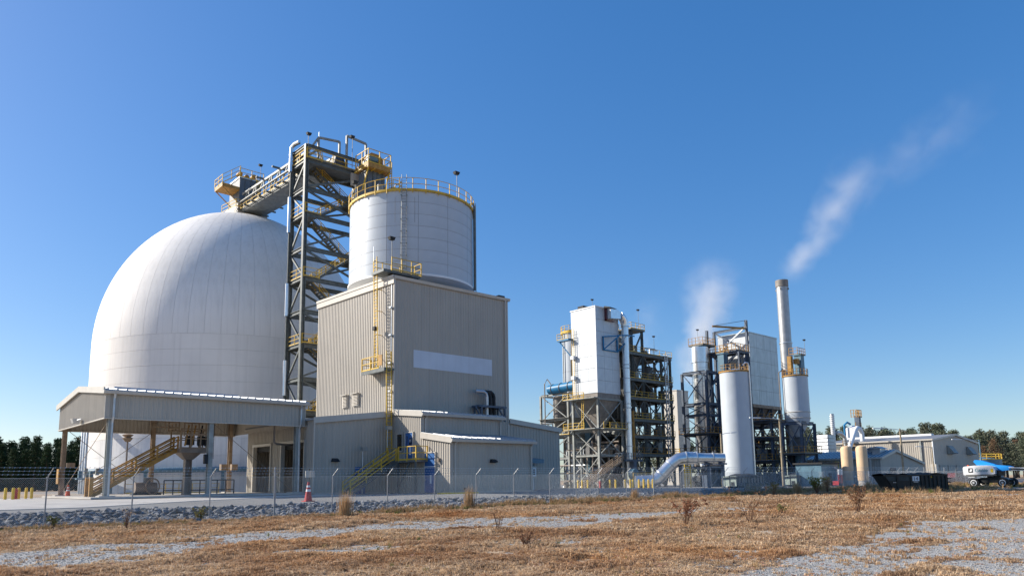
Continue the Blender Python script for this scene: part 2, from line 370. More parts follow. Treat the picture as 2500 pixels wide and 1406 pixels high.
gx, gy = axis(0, 80, .35, 2500), axis(0, 40, .35, 2500)
GX, GY = np.meshgrid(gx, gy); GZ = ground_z(GX, GY)
nx, ny = len(gx), len(gy)
me = bpy.data.meshes.new('ground')
I = np.arange(nx*ny).reshape(ny, nx)
me.from_pydata(np.stack([GX, GY, GZ], -1).reshape(-1, 3).tolist(), [], np.stack([I[:-1,:-1], I[:-1,1:], I[1:,1:], I[1:,:-1]], -1).reshape(-1, 4).tolist())
cov = np.zeros((ny, nx, 4)); cov[..., 3] = 1
cov[..., 0] = 1-gravel_mask(GX, GY); cov[..., 1] = sstep(32.8, 33.6, GY)*(1-sstep(38.2, 39, GY)); cov[..., 2] = sstep(38, 39, GY)*(1-sstep(72, 80, GY)*(1-sstep(8, 30, GX)))*(1-sstep(150, 190, GY))*(1-sstep(270, 320, GX))
at = me.color_attributes.new('cover', 'FLOAT_COLOR', 'POINT'); at.data.foreach_set('color', cov.reshape(-1).astype(np.float32)); me.update(); me.shade_smooth()
def ground_material():
    m = bpy.data.materials.new('ground'); m.use_nodes = True; t = m.node_tree; N, L = t.nodes, t.links; b = N['Principled BSDF']
    b.inputs['Roughness'].default_value = .95; b.inputs['Specular IOR Level'].default_value = .1
    tc = N.new('ShaderNodeTexCoord'); pos = tc.outputs['Object']
    def nz(s, d=5, rough=.6):
        n = N.new('ShaderNodeTexNoise'); n.inputs['Scale'].default_value = s; n.inputs['Detail'].default_value = d; n.inputs['Roughness'].default_value = rough; L.new(pos, n.inputs['Vector']); return n.outputs[0]
    def ramp(inp, *st):
        r = N.new('ShaderNodeValToRGB'); e = r.color_ramp.elements
        while len(e) < len(st): e.new(.5)
        for k, (p, c) in enumerate(st): e[k].position = p; e[k].color = (*(c if isinstance(c, tuple) else (c,)*3), 1)
        L.new(inp, r.inputs[0]); return r.outputs[0]
    def mix(f, a, c, mode='MIX'):
        x = N.new('ShaderNodeMix'); x.data_type = 'RGBA'; x.blend_type = mode
        for s_, v in ((0, f), (6, a), (7, c)):
            if isinstance(v, (int, float)): x.inputs[s_].default_value = v
            elif isinstance(v, tuple): x.inputs[s_].default_value = (*v, 1)
            else: L.new(v, x.inputs[s_])
        return x.outputs[2]
    vo = N.new('ShaderNodeTexVoronoi'); vo.inputs['Scale'].default_value = 22; L.new(pos, vo.inputs['Vector'])
    sep = N.new('ShaderNodeSeparateColor'); L.new(vo.outputs['Color'], sep.inputs[0])
    grav = ramp(sep.outputs[0], (0, (.19,.185,.175)), (.35, (.30,.29,.275)), (.75, (.39,.38,.36)), (1, (.49,.48,.455)))
    grav = mix(ramp(nz(.5), (.4, 0.), (.7, .5)), grav, (.30,.285,.265))
    straw = ramp(nz(14, 8, .75), (.28, (.18,.125,.085)), (.45, (.39,.28,.18)), (.6, (.56,.42,.28)), (.75, (.70,.56,.40)))
    straw = mix(ramp(nz(1.1, 4), (.42, 0.), (.66, .55)), straw, (.30,.20,.12))
    yard = mix(ramp(nz(.25, 4), (.4, 0.), (.65, 1.)), (.22,.215,.205), (.17,.168,.165))
    yard = mix(.35, yard, grav)
    at = N.new('ShaderNodeAttribute'); at.attribute_name = 'cover'; ca = N.new('ShaderNodeSeparateColor'); L.new(at.outputs['Color'], ca.inputs[0])
    # fine breakup of the grass/gravel border
    ad = N.new('ShaderNodeMath'); ad.operation = 'ADD'; L.new(ca.outputs[0], ad.inputs[0])
    sb = N.new('ShaderNodeMath'); sb.operation = 'MULTIPLY_ADD'; sb.inputs[1].default_value = .9; sb.inputs[2].default_value = -.45; L.new(nz(5, 7, .7), sb.inputs[0]); L.new(sb.outputs[0], ad.inputs[1])
    c = mix(ramp(ad.outputs[0], (.42, 0.), (.62, 1.)), grav, straw)
    c = mix(ca.outputs[1], c, (.10,.10,.10)); c = mix(ca.outputs[2], c, yard)
    L.new(c, b.inputs['Base Color'])
    h = mix(.5, sep.outputs[1], nz(30, 4))
    bp = N.new('ShaderNodeBump'); bp.inputs['Strength'].default_value = .55; bp.inputs['Distance'].default_value = .03; L.new(h, bp.inputs['Height']); L.new(bp.outputs[0], b.inputs['Normal'])
    return m
me.materials.append(ground_material())
obj('ground', me, None, kind='structure')

# concrete apron in front of the loading canopy and the roadway by the tower
def slab(name, poly, z, th=.12):
    return struct(name, MB().poly([(x, y, z-th) for x, y in poly], (0, 0, th)), 'concrete')
xs_ = [-60,-20,0,9,15.5,22,27.6]; fy = [41.2,41.2,41.2,41.2,44.6,47,48.5]; m = MB(); vs = []
for x, y0 in zip(xs_, fy):
    for k in range(4): y = [y0, y0+(50-y0)*.5, 50, 72][k]; vs.append((x, y, gz(x,y)+.03))
m.add(vs, [(i*4+j, (i+1)*4+j, (i+1)*4+j+1, i*4+j+1) for i in range(6) for j in range(3)]); m.add([(a,b,c-.25) for a,b,c in vs], [(0+4*i,4+4*i,5+4*i,1+4*i) for i in range(6)]); n0 = 28
m.f += [(i*4, n0+i*4, n0+(i+1)*4, (i+1)*4) for i in range(6)]
struct('concrete_apron', m, 'concrete')
slab('kerb', [(12.2,54.9),(27.5,54.9),(27.5,71),(12.2,71)], .93, .12)

# ---------------------------------------------------------------- riprap bank
def rock_mesh(seed, flat):
    import bmesh
    bm = bmesh.new(); bmesh.ops.create_icosphere(bm, subdivisions=1, radius=1); rr = random.Random(seed)
    pl = [(Vector((rr.gauss(0,1), rr.gauss(0,1), rr.gauss(0,1))).normalized(), rr.uniform(.45,.8)) for _ in range(7)]
    for v in bm.verts:
        for n, d in pl:
            k = v.co.dot(n)
            if k > d: v.co -= n*(k-d)
        v.co.x *= 1.25; v.co.z *= flat
    me = bpy.data.meshes.new('rock'); bm.to_mesh(me); bm.free(); me.materials.append(MAT['rock']); return me
ROCKS = [rock_mesh(s, f) for s, f in ((1,.45),(2,.6),(3,.5),(4,.7),(5,.4),(6,.55))]
rip = struct('riprap_slope', MB().add([(x, y, gz(x, y)+.01) for x in np.arange(-12, 66, 2.) for y in (33.2, 34.6, 36, 37.4, 38.4)],
      [(i*5+j, (i+1)*5+j, (i+1)*5+j+1, i*5+j+1) for i in range(38) for j in range(4)]), 'rock_soil')
sites = []
for _ in range(6200):
    x = random.uniform(-6, 60); lo = 32.7 if x < 16 else 33.5
    y = random.uniform(lo, 38.1+.5*math.sin(x*.7)); s = random.choice((.07,.09,.11,.13,.16,.2))*random.uniform(.7, 1.3)
    if y > 37.4: s *= .6
    sites.append((s/math.hypot(x, y), x, y, s))
sites.sort(reverse=True); rest_v, rest_f, nb = [], [], 0
RV = [(np.array([v.co[:] for v in m.vertices]), np.array([p.vertices[:] for p in m.polygons])) for m in ROCKS]
for i, (_, x, y, s) in enumerate(sites):
    rot = (random.uniform(-.6, .6), random.uniform(-.6, .6), random.uniform(0, 6.28)); z = gz(x, y)+s*.22
    if i < 290:
        o = obj('rock', ROCKS[i % 6], rip, (x, y, z), rot); o.scale = (s, s, s)
    else:
        a, f = RV[i % 6]; q = np.array(Matrix.LocRotScale(Vector((x, y, z)), __import__('mathutils').Euler(rot), Vector((s,)*3)))
        rest_v.append(a @ q[:3,:3].T+q[:3,3]); rest_f.append(f+nb); nb += len(a)
mr = bpy.data.meshes.new('small_rocks'); mr.from_pydata(np.concatenate(rest_v).tolist(), [], np.concatenate(rest_f).tolist()); mr.materials.append(MAT['rock'])
obj('small_rocks', mr, rip, kind='stuff')

# ---------------------------------------------------------------- dry grass and loose stones (uncountable ground cover)
LIB = bpy.data.collections.new('ground_cover_library')
def tuft(name, n, h, spread, mt, lean=.6, w=.006, seg=2):
    m = MB(); rr = random.Random(name)
    for _ in range(n):
        a = rr.uniform(0, 6.28); r0 = rr.uniform(0, spread); p = Vector((r0*math.cos(a), r0*math.sin(a), 0)); b = rr.uniform(0, 6.28)
        d = Vector((math.cos(b), math.sin(b), 0))*rr.uniform(.1, lean); hh = h*rr.uniform(.45, 1.1); s = Vector((-math.sin(b), math.cos(b), 0))*w*rr.uniform(.7, 1.5)
        mid = p+d*hh*.35+Vector((0,0,hh*.6)); tip = p+d*hh*1.1+Vector((0,0,hh*(.85 if lean < .8 else .6)))
        m.add([p-s, p+s, mid+s*.8, mid-s*.8, tip], [(0,1,2,3), (3,2,4)])
    o = bpy.data.objects.new(name, m.mesh(name, mt)); return o
def lib(name, objs):
    c = bpy.data.collections.new(name)
    for o in objs: c.objects.link(o)
    return c
C_GRASS = lib('grass_tufts', [tuft('grass_a', 26, .085, .10, 'straw', 1.3), tuft('grass_b', 22, .12, .09, 'straw', 1.0), tuft('grass_c', 30, .06, .13, 'straw', 1.8)])
C_TALL = lib('tall_tufts', [tuft('tall_a', 26, .42, .12, 'tall_straw', .55, .007), tuft('tall_b', 20, .55, .10, 'tall_straw', .4, .007), tuft('tall_c', 22, .34, .14, 'green_weed', .6, .009)])
def pebble(s):
    me = rock_mesh(s, .6); me.materials.clear(); me.materials.append(MAT['pebble']); return bpy.data.objects.new('pebble', me)
C_PEB = lib('pebbles', [pebble(11), pebble(12), pebble(13)])
def scatter(name, P, S, coll, label, cat):
    me = bpy.data.meshes.new(name); me.from_pydata([tuple(p) for p in P], [], [])
    a = me.attributes.new('sc', 'FLOAT', 'POINT'); a.data.foreach_set('value', np.asarray(S, np.float32))
    o = obj(name, me, None, kind='stuff', label=label, category=cat)
    ng = bpy.data.node_groups.new(name, 'GeometryNodeTree')
    ng.interface.new_socket('Geometry', in_out='INPUT', socket_type='NodeSocketGeometry'); ng.interface.new_socket('Geometry', in_out='OUTPUT', socket_type='NodeSocketGeometry')
    N, L = ng.nodes, ng.links
    gi, go = N.new('NodeGroupInput'), N.new('NodeGroupOutput'); ip = N.new('GeometryNodeInstanceOnPoints'); ci = N.new('GeometryNodeCollectionInfo')
    ci.inputs[0].default_value = coll; ci.inputs['Separate Children'].default_value = True; ci.inputs['Reset Children'].default_value = True
    na = N.new('GeometryNodeInputNamedAttribute'); na.data_type = 'FLOAT'; na.inputs[0].default_value = 'sc'
    rv = N.new('FunctionNodeRandomValue'); rv.data_type = 'FLOAT_VECTOR'; rv.inputs[0].default_value = (-.12,-.12,0); rv.inputs[1].default_value = (.12,.12,6.283)
    L.new(gi.outputs[0], ip.inputs['Points']); L.new(ci.outputs[0], ip.inputs['Instance']); ip.inputs['Pick Instance'].default_value = True
    L.new(rv.outputs[0], ip.inputs['Rotation']); L.new(na.outputs[0], ip.inputs['Scale']); L.new(ip.outputs[0], go.inputs[0])
    md = o.modifiers.new('scatter', 'NODES'); md.node_group = ng; return o
def in_view(x, y, pad=1.08):
    px = x*Rt.x+y*Rt.y; pf = x*F.x+y*F.y; return (pf > 9) & (np.abs(px) < pf*(1250/1792.4)*pad+1)
def spread(n, dmin, dmax, dens_pow):
    """Random plan points in the field in front of the camera, thinning with distance."""
    u = rng.random(n); d = dmin*(dmax/dmin)**(u**dens_pow); a = (rng.random(n)-.5)*R_(76)+math.atan2(F.y, F.x)
    return d*np.cos(a), d*np.sin(a), d
x, y, d = spread(330000, 11, 75, 1.0); k = in_view(x, y) & (y < 33.4) & (y > -12); x, y, d = x[k], y[k], d[k]
g = gravel_mask(x, y); lush = fbm(x, y, .9, 55)
keep = rng.random(len(x)) < np.clip(1.08-1.1*g, .04, 1)*np.clip(2.6*(lush-.22), .12, 1)
x, y, d, g, lush = x[keep], y[keep], d[keep], g[keep], lush[keep]
S = rng.uniform(.5, 1.25, len(x))*(.25+1.6*lush)*(1-.45*g)*np.clip(.8+d/45, .9, 1.8)
scatter('dry_grass', np.stack([x, y, ground_z(x, y)], 1), S, C_GRASS, 'short straw-coloured dry grass covering the open field in the foreground', 'grass')
# taller dry growth along the fence line and a few islands of it in the field
n = 15000; x = rng.uniform(-5, 108, n); y = FENCE_Y-.55-np.abs(rng.normal(0, .75, n)); k = in_view(x, y) & (fbm(x, y, .55, 61) > .36); x, y = x[k], y[k]
den = np.where(x > 20, 1, .55); k = rng.random(len(x)) < den; x, y = x[k], y[k]
S = rng.uniform(.35, 1.0, len(x))*(.4+.9*fbm(x, y, .4, 62))*(.75+.45*sstep(18, 30, x))
n2 = 2600; x2 = rng.uniform(6, 60, n2); y2 = rng.uniform(7, 30, n2); k = in_view(x2, y2) & (fbm(x2, y2, .35, 71) > .60); x2, y2 = x2[k], y2[k]
n3 = 5000; x3 = rng.uniform(58, 120, n3); y3 = rng.uniform(20, 38, n3); k = in_view(x3, y3) & (fbm(x3, y3, .25, 72) > .5); x3, y3 = x3[k], y3[k]
X = np.concatenate([x, x2, x3]); Y = np.concatenate([y, y2, y3]); S = np.concatenate([S, rng.uniform(.2, .5, len(x2)), rng.uniform(.5, 1.3, len(x3))])
scatter('tall_dry_grass', np.stack([X, Y, ground_z(X, Y)], 1), S, C_TALL, 'taller tangled dry grass and weeds growing along the foot of the fence', 'grass')
x, y, d = spread(120000, 11, 40, 1.0); k = in_view(x, y) & (y < 33); x, y, d = x[k], y[k], d[k]; g = gravel_mask(x, y)
k = rng.random(len(x)) < np.clip(g*1.1, .02, 1); x, y, d = x[k], y[k], d[k]
scatter('gravel', np.stack([x, y, ground_z(x, y)+.004], 1), rng.uniform(.006, .020, len(x))*np.clip(.6+d/40, .8, 1.4), C_PEB, 'loose grey crushed stones lying on the bare gravel patches', 'gravel')

def leaf(seed):
    rr = random.Random(seed); m = MB(); pts = []
    for i in range(7): a = 2*math.pi*i/7; r = (1. if i % 2 == 0 else .55)*rr.uniform(.8, 1.1); pts.append((r*math.cos(a), r*.7*math.sin(a), rr.uniform(-.15, .35)))
    m.add([(0,0,.05)]+pts, [(0, i+1, (i+1) % 7+1) for i in range(7)]); return bpy.data.objects.new('leaf', m.mesh('leaf', 'dead_leaf'))
rand_obj_mat('dead_leaf', [(.30, .12, .07), (.46, .27, .19), (.20, .08, .05), (.55, .38, .28)], trans=.15)
C_LEAF = lib('leaves', [leaf(1), leaf(2), leaf(3)])
x, y, d = spread(2600, 11, 32, 1.0); k = in_view(x, y) & (y < 31) & (fbm(x, y, .3, 91) > .42); x, y, d = x[k], y[k], d[k]
scatter('fallen_leaves', np.stack([x, y, ground_z(x, y)+.05], 1), rng.uniform(.025, .065, len(x)), C_LEAF, 'brown and pinkish fallen leaves scattered over the dry grass', 'leaves')

# ---------------------------------------------------------------- chain-link fence
RAT = [.0,.088,.176,.268,.363,.453,.542,.638,.729,.819,.907,.999,1.073,1.138,1.227,1.321,1.423,1.515,1.606,1.696,1.793,1.884,1.974,2.061,2.149,2.243,2.338,2.425,2.513,2.599,2.687,2.77,2.848,2.935,3.035,3.146,3.269,3.381,3.48,3.57,3.66,3.75,3.84]
PX = [r*FENCE_Y for r in RAT]
fence = thing('chain_link_fence', 'long galvanised chain-link fence with slanted barbed wire arms between field and plant', 'fence', (0, FENCE_Y, 0))
FZ = [max(.08, gz(x, FENCE_Y)) for x in PX]; TOP = 1.86
post0 = MB().tube((0,0,-.2), (0,0,TOP+.06), .028, 8); post0.tube((0,0,TOP+.05), (.13,-.30,TOP+.42), .020, 6)
post0.tube((0,0,TOP+.04), (0,0,TOP+.08), .042, 8)
pm = post0.mesh('post', 'post_galv'); pm2 = MB().tube((0,0,-.2), (0,0,TOP+.48), .045, 10).mesh('terminal_post', 'post_galv')
for i, x in enumerate(PX):
    term = i in (5, 15, 33, 35)
    obj('terminal_post' if term else 'post', pm2 if term else pm, fence, (x, 0, FZ[i]), (random.uniform(-.012,.012), random.uniform(-.012,.012), 0))
m = MB(); W, Hh, pc = 1.0, TOP, 42
for sgn in (1, -1):
    for i in range(-26, pc+1):
        # one diagonal wire of the woven mesh, clipped to the bay
        x0, x1 = i/pc, i/pc+Hh/3.05; z0, z1 = 0., Hh
        if x0 < 0: z0 = Hh*(0-x0)/(x1-x0); x0 = 0
        if x1 > 1: z1 = z0+(Hh-z0)*(1-x0)/(x1-x0) if x1 > x0 else z0; x1 = 1
        if z1-z0 < .01: continue
        if sgn < 0: x0, x1 = 1-x0, 1-x1
        r = .0027; yo = .004*sgn
        m.add([(x0-r/3,yo-r,z0),(x0+r/3,yo-r,z0),(x0,yo+r,z0),(x1-r/3,yo-r,z1),(x1+r/3,yo-r,z1),(x1,yo+r,z1)], [(0,1,4,3),(1,2,5,4),(2,0,3,5)])
bw = MB()
for j, (ox, oz) in enumerate(((-.10, .14), (-.20, .27), (-.30, .40))): bw.beam((0, ox, TOP+oz), (1, ox, TOP+oz), .007)
m.beam((0,0,TOP), (1,0,TOP), .012); m.beam((0,0,.06), (1,0,.06), .008)
for k in range(18):
    for ox, oz in ((-.10,.14),(-.20,.27),(-.30,.40)): c = Vector(((k+.3*oz)/18, ox, TOP+oz)); bw.beam(c-Vector((.004,.02,.02)), c+Vector((.004,.02,.02)), .008)
bm_ = bw.mesh('barbed_wire', 'galv'); mp = m.mesh('mesh_panel', 'galv')
for i in range(len(PX)-1):
    for nm, me_ in (('mesh_panel', mp), ('barbed_wire', bm_)):
        o = obj(nm, me_, fence, (PX[i], 0, FZ[i]+.03), kind='stuff'); o.scale = (PX[i+1]-PX[i], 1, 1)

# ---------------------------------------------------------------- storage dome
DC = (41.85, 107.3); DR = 18.7; DZ = 20.25; DH = 21.5
dome = thing('storage_dome', 'huge white domed storage silo rising behind the loading canopy', 'dome', (*DC, .75))
part('dome_core', MB().lathe((*DC, 0), [(DR-.05, .3), (DR-.05, DZ)]+[((DR-.05)*math.cos(a), DZ+(DH-.05)*math.sin(a)) for a in np.linspace(.08, 1.45, 18)], 120), 'dome_joint', dome, True)
zs = [.75, 3.0, 5.2, 7.4, 9.7, 12.0, 14.3, 16.3, 18.3, DZ]
for k, (a, b) in enumerate(zip(zs, zs[1:])):
    part('shell_band', MB().lathe((*DC, 0), [(DR-.03, a+.004), (DR+.006*(k % 2), a+.012), (DR+.006*(k % 2), b-.012), (DR-.03, b-.004)], 160, cap=False), 'dome_base' if b < 8 else 'dome_paint', dome, True)
NG = 60; prof = [(DR*math.cos(a), DH*math.sin(a)) for a in np.linspace(0.0006, 1.50, 30)]
gm = MB(); n = 5; vs, fs = [], []
for r, z in prof:
    half = math.pi/NG-.011/max(r, .4)
    for i in range(n): a = -half+2*half*i/(n-1); vs.append((r*math.cos(a), r*math.sin(a), z))
fs = [(j*n+i, j*n+i+1, (j+1)*n+i+1, (j+1)*n+i) for j in range(len(prof)-1) for i in range(n-1)]
gme = gm.add(vs, fs).mesh('shell_gore', 'dome_paint', (0,0,0), True)
for k in range(NG): obj('shell_gore', gme, dome, (0, 0, DZ-.75), (0, 0, 2*math.pi*k/NG))

# head house on the dome top
hh = thing('conveyor_head_house', 'grey steel head house with yellow platform on top of the dome', 'head house', (41.85, 104, 42.6))
part('concrete_curb', MB().box(39.6, 44.1, 103, 108.5, 40.6, 42.6), 'trim', hh)
part('housing', MB().box(39.9, 43.2, 103.4, 107.2, 42.6, 46.6), 'steel_dark', hh)
for x in (40.7, 41.6, 42.5): part('stiffener', MB().box(x-.05, x+.05, 103.3, 103.4, 42.6, 46.6), 'steel', hh)
part('cornice', MB().box(39.8, 43.3, 103.25, 107.3, 46.6, 46.78), 'galv', hh)
part('platform', MB().box(37.3, 39.85, 103.2, 106.2, 44.6, 45.05), 'yellow_ochre', hh)
for y in (103.4, 106): part('bracket', MB().beam((37.4, y, 44.6), (39.9, y, 42.6), .12), 'yellow_ochre', hh)
handrail(hh, [(43.2,103.3,47.1),(39.9,103.3,47.1),(37.3,103.2,45.05),(37.3,106.2,45.05),(39.8,106.2,45.05)][1:], 1.3, r=.04)
handrail(hh, [(39.8,103.2,46.75),(43.4,103.2,46.75)], 1.3, r=.04)
handrail(hh, [(43.9,102.7,41.9),(39.2,102.7,41.9),(38.4,106,41.6)], r=.04)
ladder(hh, (42.6,103.15,43), (42.6,103.15,47.6), (1,0), r=.04)
for x, z in ((40.2, 47.5), (41.2, 47.3), (42.3, 47.6)): part('motor', MB().tube((x,104,z), (x,104.9,z), .35, 10), 'yellow_ochre', hh, True)
lamp_on_pole(hh, (43.0,103.4,47.1), 2.4, (-1,0))

# stair tower
ST = thing('stair_tower', 'tall open grey steel stair tower with zigzag flights and yellow railings', 'stair tower', (41.85, 80.4, .75))
X0, X1, Y0, Y1 = 38.3, 46.9, 78.7, 82.2; LV = [10.0, 13.9, 17.9, 21.9, 25.9, 29.6, 33.8, 37.0, 40.6]
for x in (X0, X1):
    for y in (Y0, Y1): part('column', MB().ibeam((x,y,.75), (x,y,42.3), .46, .46, up=(1,0,0), t=.06), 'steel', ST)
for z in LV+[5.0]:
    for y in (Y0, Y1): part('beam', MB().ibeam((X0+.25,y,z-.25), (X1-.25,y,z-.25), .3, .5, t=.05), 'steel', ST)
    for x in (X0, X1): part('beam', MB().ibeam((x,Y0+.25,z-.25), (x,Y1-.25,z-.25), .3, .45, t=.05), 'steel', ST)
for x in (X0, X1): part('beam', MB().ibeam((x,Y0,42.2), (x,Y1,42.2), .3, .4, t=.05), 'steel', ST)
for y in (Y0, Y1): part('beam', MB().ibeam((X0,y,42.2), (X1,y,42.2), .3, .4, t=.05), 'steel', ST)
lv = [5.0]+LV
for k, (a, b) in enumerate(zip(lv, lv[1:])):
    part('brace', MB().beam((X0,Y0 if k%2 else Y1,a), (X0,Y1 if k%2 else Y0,b-.4), .2), 'steel', ST)
    part('brace', MB().beam((X0 if k%2 else X1,Y1,a), (X1 if k%2 else X0,Y1,b-.4), .22), 'steel', ST)
    part('brace', MB().beam((X1 if k%2 else X0,Y0,a), (X0 if k%2 else X1,Y0,b-.4), .22), 'steel', ST)
# left landings (z 10, 17.9, ...) and right landings (z 13.9, 21.9, ...), a flight between each pair
for k, z in enumerate(LV):
    if k % 2 == 0:
        part('landing', MB().box(X0-.1, X0+1.9, Y0-.3, Y1, z-.06, z+.02), 'grating', ST)
        handrail(ST, [(X0+1.9,Y0-.3,z),(X0-.1,Y0-.3,z),(X0-.1,Y1,z)], r=.035)
        if k+1 < len(LV): flight(ST, (X0+1.9,Y0+.5,z), (45.2,Y0+.5,LV[k+1]), (0,1.1), r=.034)
    else:
        part('landing', MB().box(45.1, X1+.1, Y0, Y1, z-.06, z+.02), 'grating', ST)
        handrail(ST, [(45.2,Y0,z),(X1+.1,Y0,z),(X1+.1,Y1,z)], r=.035)
        if k+1 < len(LV): flight(ST, (45.2,Y1-1.5,z), (X0+1.9,Y1-1.5,LV[k+1]), (0,1.1), r=.034)
part('deck', MB().box(X0, X1, Y0-.2, Y1+.3, 40.62, 40.75), 'grating', ST)
handrail(ST, [(X0,Y1,40.75),(X0,Y0-.2,40.75),(X1,Y0-.2,40.75),(X1,Y1,40.75)], 1.15, r=.035)
# galvanised riser on the left column, with sleeves and gooseneck
ris = part('riser_pipe', MB().pipe([(X0-.35,Y1-.1,1),(X0-.35,Y1-.1,42.6),(X0-.3,Y1-.25,43.0),(X0-.1,Y1-.8,43.15),(X0,Y1-1.6,43.1)], .11, 8), 'steel', ST, True)
for a, b in ((12,16.2),(21.6,25.6),(32,36.5),(39.8,42.6)): part('pipe_sleeve', MB().tube((X0-.35,Y1-.1,a), (X0-.35,Y1-.1,b), .24, 10), 'aluminium', ris, True)
part('sleeve_elbow', MB().pipe([(X0-.35,Y1-.1,42.5),(X0-.33,Y1-.15,43.0),(X0-.2,Y1-.6,43.3),(X0-.05,Y1-1.6,43.3)], .22, 10), 'aluminium', ris, True)
lamp_on_pole(ST, (X0+.1,Y0-.2,41), 2.7, (1,0)); lamp_on_pole(ST, (44.4,Y0-.2,41), 4.2, (-1,0)); part('lightning_rod', MB().tube((41.3,81.5,44.4), (41.3,81.5,45.9), .03, 6), 'galv', ST)
# head frame over the top deck
for p, q in (((39.6,82,42.2),(41.3,81.6,45.2)), ((41.3,81.6,45.2),(41.3,81.6,40.7)), ((41.3,81.6,45.2),(43.6,80.4,44.9)), ((43.6,80.4,44.9),(43.6,80.4,40.7)), ((44.2,79.6,40.7),(44.2,79.6,45.6)), ((44.2,79.6,45.6),(46.8,79.3,45.2)), ((46.8,79.3,45.2),(46.8,79.3,40)), ((39.4,82.2,41.9),(41.3,81.6,43.6))):
    part('head_frame_bar', MB().beam(p, q, .24), 'steel_grey', ST)
part('discharge_chute', MB().hexa([(42.5,79.3,40.7),(44.2,79.3,40.7),(44.2,81.4,40.7),(42.5,81.4,40.7),(42.9,79.8,42.9),(43.8,79.8,42.9),(43.8,81,42.9),(42.9,81,42.9)]), 'equipment', ST)
part('drive_pipe', MB().tube((43.6,79.2,42.4), (47.6,79.0,42.4), .22, 10), 'bluegrey', ST, True)
for i in range(9): part('bin', MB().tube((40.2+.55*i,80.6,40.75), (40.2+.55*i,80.6,41.2+.5*(i%3)), .2, 8), 'equipment' if i%2 else 'galv', ST, True)
for i in range(5): part('riser', MB().tube((45.0+.28*i,78.5,1), (45.0+.28*i,78.5,39.8+.4*(i%2)), .09, 6), 'steel_blue' if i%2 else 'galv', ST, True)
part('junction_box', MB().box(44.2,46.0,78.2,78.5,38.6,40.2), 'trim', ST)

# conveyor bridge from stair tower to dome
cb = thing('conveyor_bridge', 'trussed conveyor gallery running from the stair tower to the dome top', 'conveyor', (41.85, 92, 41))
CA, CB = 82.4, 103.2; cz = lambda y: 40.9+(y-CA)/(CB-CA)*.9
part('floor_pan', MB().hexa([(40.2,CA,40.4),(43.5,CA,40.4),(43.5,CB,41.3),(40.2,CB,41.3),(40.2,CA,40.6),(43.5,CA,40.6),(43.5,CB,41.5),(40.2,CB,41.5)]), 'steel_grey', cb)
for x in (40.2, 43.5):
    part('bottom_chord', MB().beam((x,CA,40.75), (x,CB,41.6), .26, .32), 'steel_grey', cb)
    part('top_chord', MB().beam((x,CA,43.2), (x,CB-.4,43.9), .26, .3), 'steel_grey', cb)
    for i in range(8):
        y0, y1 = CA+i*2.6, CA+(i+1)*2.6
        part('post', MB().beam((x,y0,cz(y0)), (x,y0,cz(y0)+2.4), .16), 'steel_grey', cb)
        part('diagonal', MB().beam((x,y0,cz(y0)+2.4), (x,y1,cz(y1)), .14), 'steel_grey', cb)
for i in range(9):
    y = CA+.4+i*2.5; part('cross_beam', MB().beam((39.4,y,cz(y)-.3), (44.2,y,cz(y)-.3), .2), 'steel', cb)
for i in range(3):
    y = CA+3+i*5.2; part('hood_beam', MB().beam((39.2,y,cz(y)+2.55), (44,y,cz(y)+2.55), .22), 'steel', cb)
handrail(cb, [(39.9,CA,40.8),(39.9,CB-.6,41.6)], r=.04, step=2); part('cable_tray', MB().beam((39.7,CA,41.9), (39.7,CB,42.5), .25, .15), 'steel_grey', cb)
part('belt_hood', MB().hexa([(41,CA,41),(42.7,CA,41),(42.7,CB,41.8),(41,CB,41.8),(41.3,CA,41.9),(42.4,CA,41.9),(42.4,CB,42.7),(41.3,CB,42.7)]), 'steel_dark', cb)

# ---------------------------------------------------------------- steel tank on the tower
TC = (41.85, 61.4); TR = 6.33; TZ0, TZ1 = 21.2, 29.4
tank = thing('storage_tank', 'large pale grey steel tank with yellow rim railing on the tan tower', 'tank', (*TC, TZ0))
part('inner_shell', MB().lathe((*TC,0), [(TR-.04,TZ0),(TR-.04,TZ1)], 96), 'joint', tank, True)
NC = 7; hcs = (TZ1-TZ0)/NC; NP = 13
pm_ = MB(); n = 9; half = math.pi/NP-.0022; vs = []
for z in (.013, hcs-.013):
    for i in range(n): a = -half+2*half*i/(n-1); vs.append((TR*math.cos(a), TR*math.sin(a), z))
pme = pm_.add(vs, [(i, i+1, n+i+1, n+i) for i in range(n-1)]).mesh('shell_plate', 'tank_paint', (0,0,0), True)
for c in range(NC):
    for k in range(NP): obj('shell_plate', pme, tank, (0,0,c*hcs), (0,0,2*math.pi*k/NP+.1))
part('bottom_ring', MB().lathe((*TC,0), [(TR-.3,TZ0-.25),(TR+.12,TZ0-.2),(TR+.12,TZ0),(TR,TZ0+.02)], 96), 'white', tank, True)
part('roof_cone', MB().lathe((*TC,0), [(TR+.02,TZ1),(.5,TZ1+.9)], 96), 'tank_paint', tank, True)
part('rim_walkway', MB().lathe((*TC,0), [(TR+.02,TZ1-.08),(TR+.16,TZ1-.08),(TR+.16,TZ1+.14),(TR-.7,TZ1+.14)], 96, cap=False), 'yellow', tank, True)
m = MB()
for k in (.62, 1.2): m.pipe([(TC[0]+(TR+.14)*math.cos(a), TC[1]+(TR+.14)*math.sin(a), TZ1+k) for a in np.linspace(0, 2*math.pi, 73)], .032, 5)
for i in range(32):
    a = 2*math.pi*i/32; x, y = TC[0]+(TR+.14)*math.cos(a), TC[1]+(TR+.14)*math.sin(a); m.beam((x,y,TZ1-.28), (x,y,TZ1+1.2), .065)
part('handrail', m, 'yellow', tank)
def on_tank(a, r=0, z=0): return Vector((TC[0]+(TR+r)*math.cos(a), TC[1]+(TR+r)*math.sin(a), z))
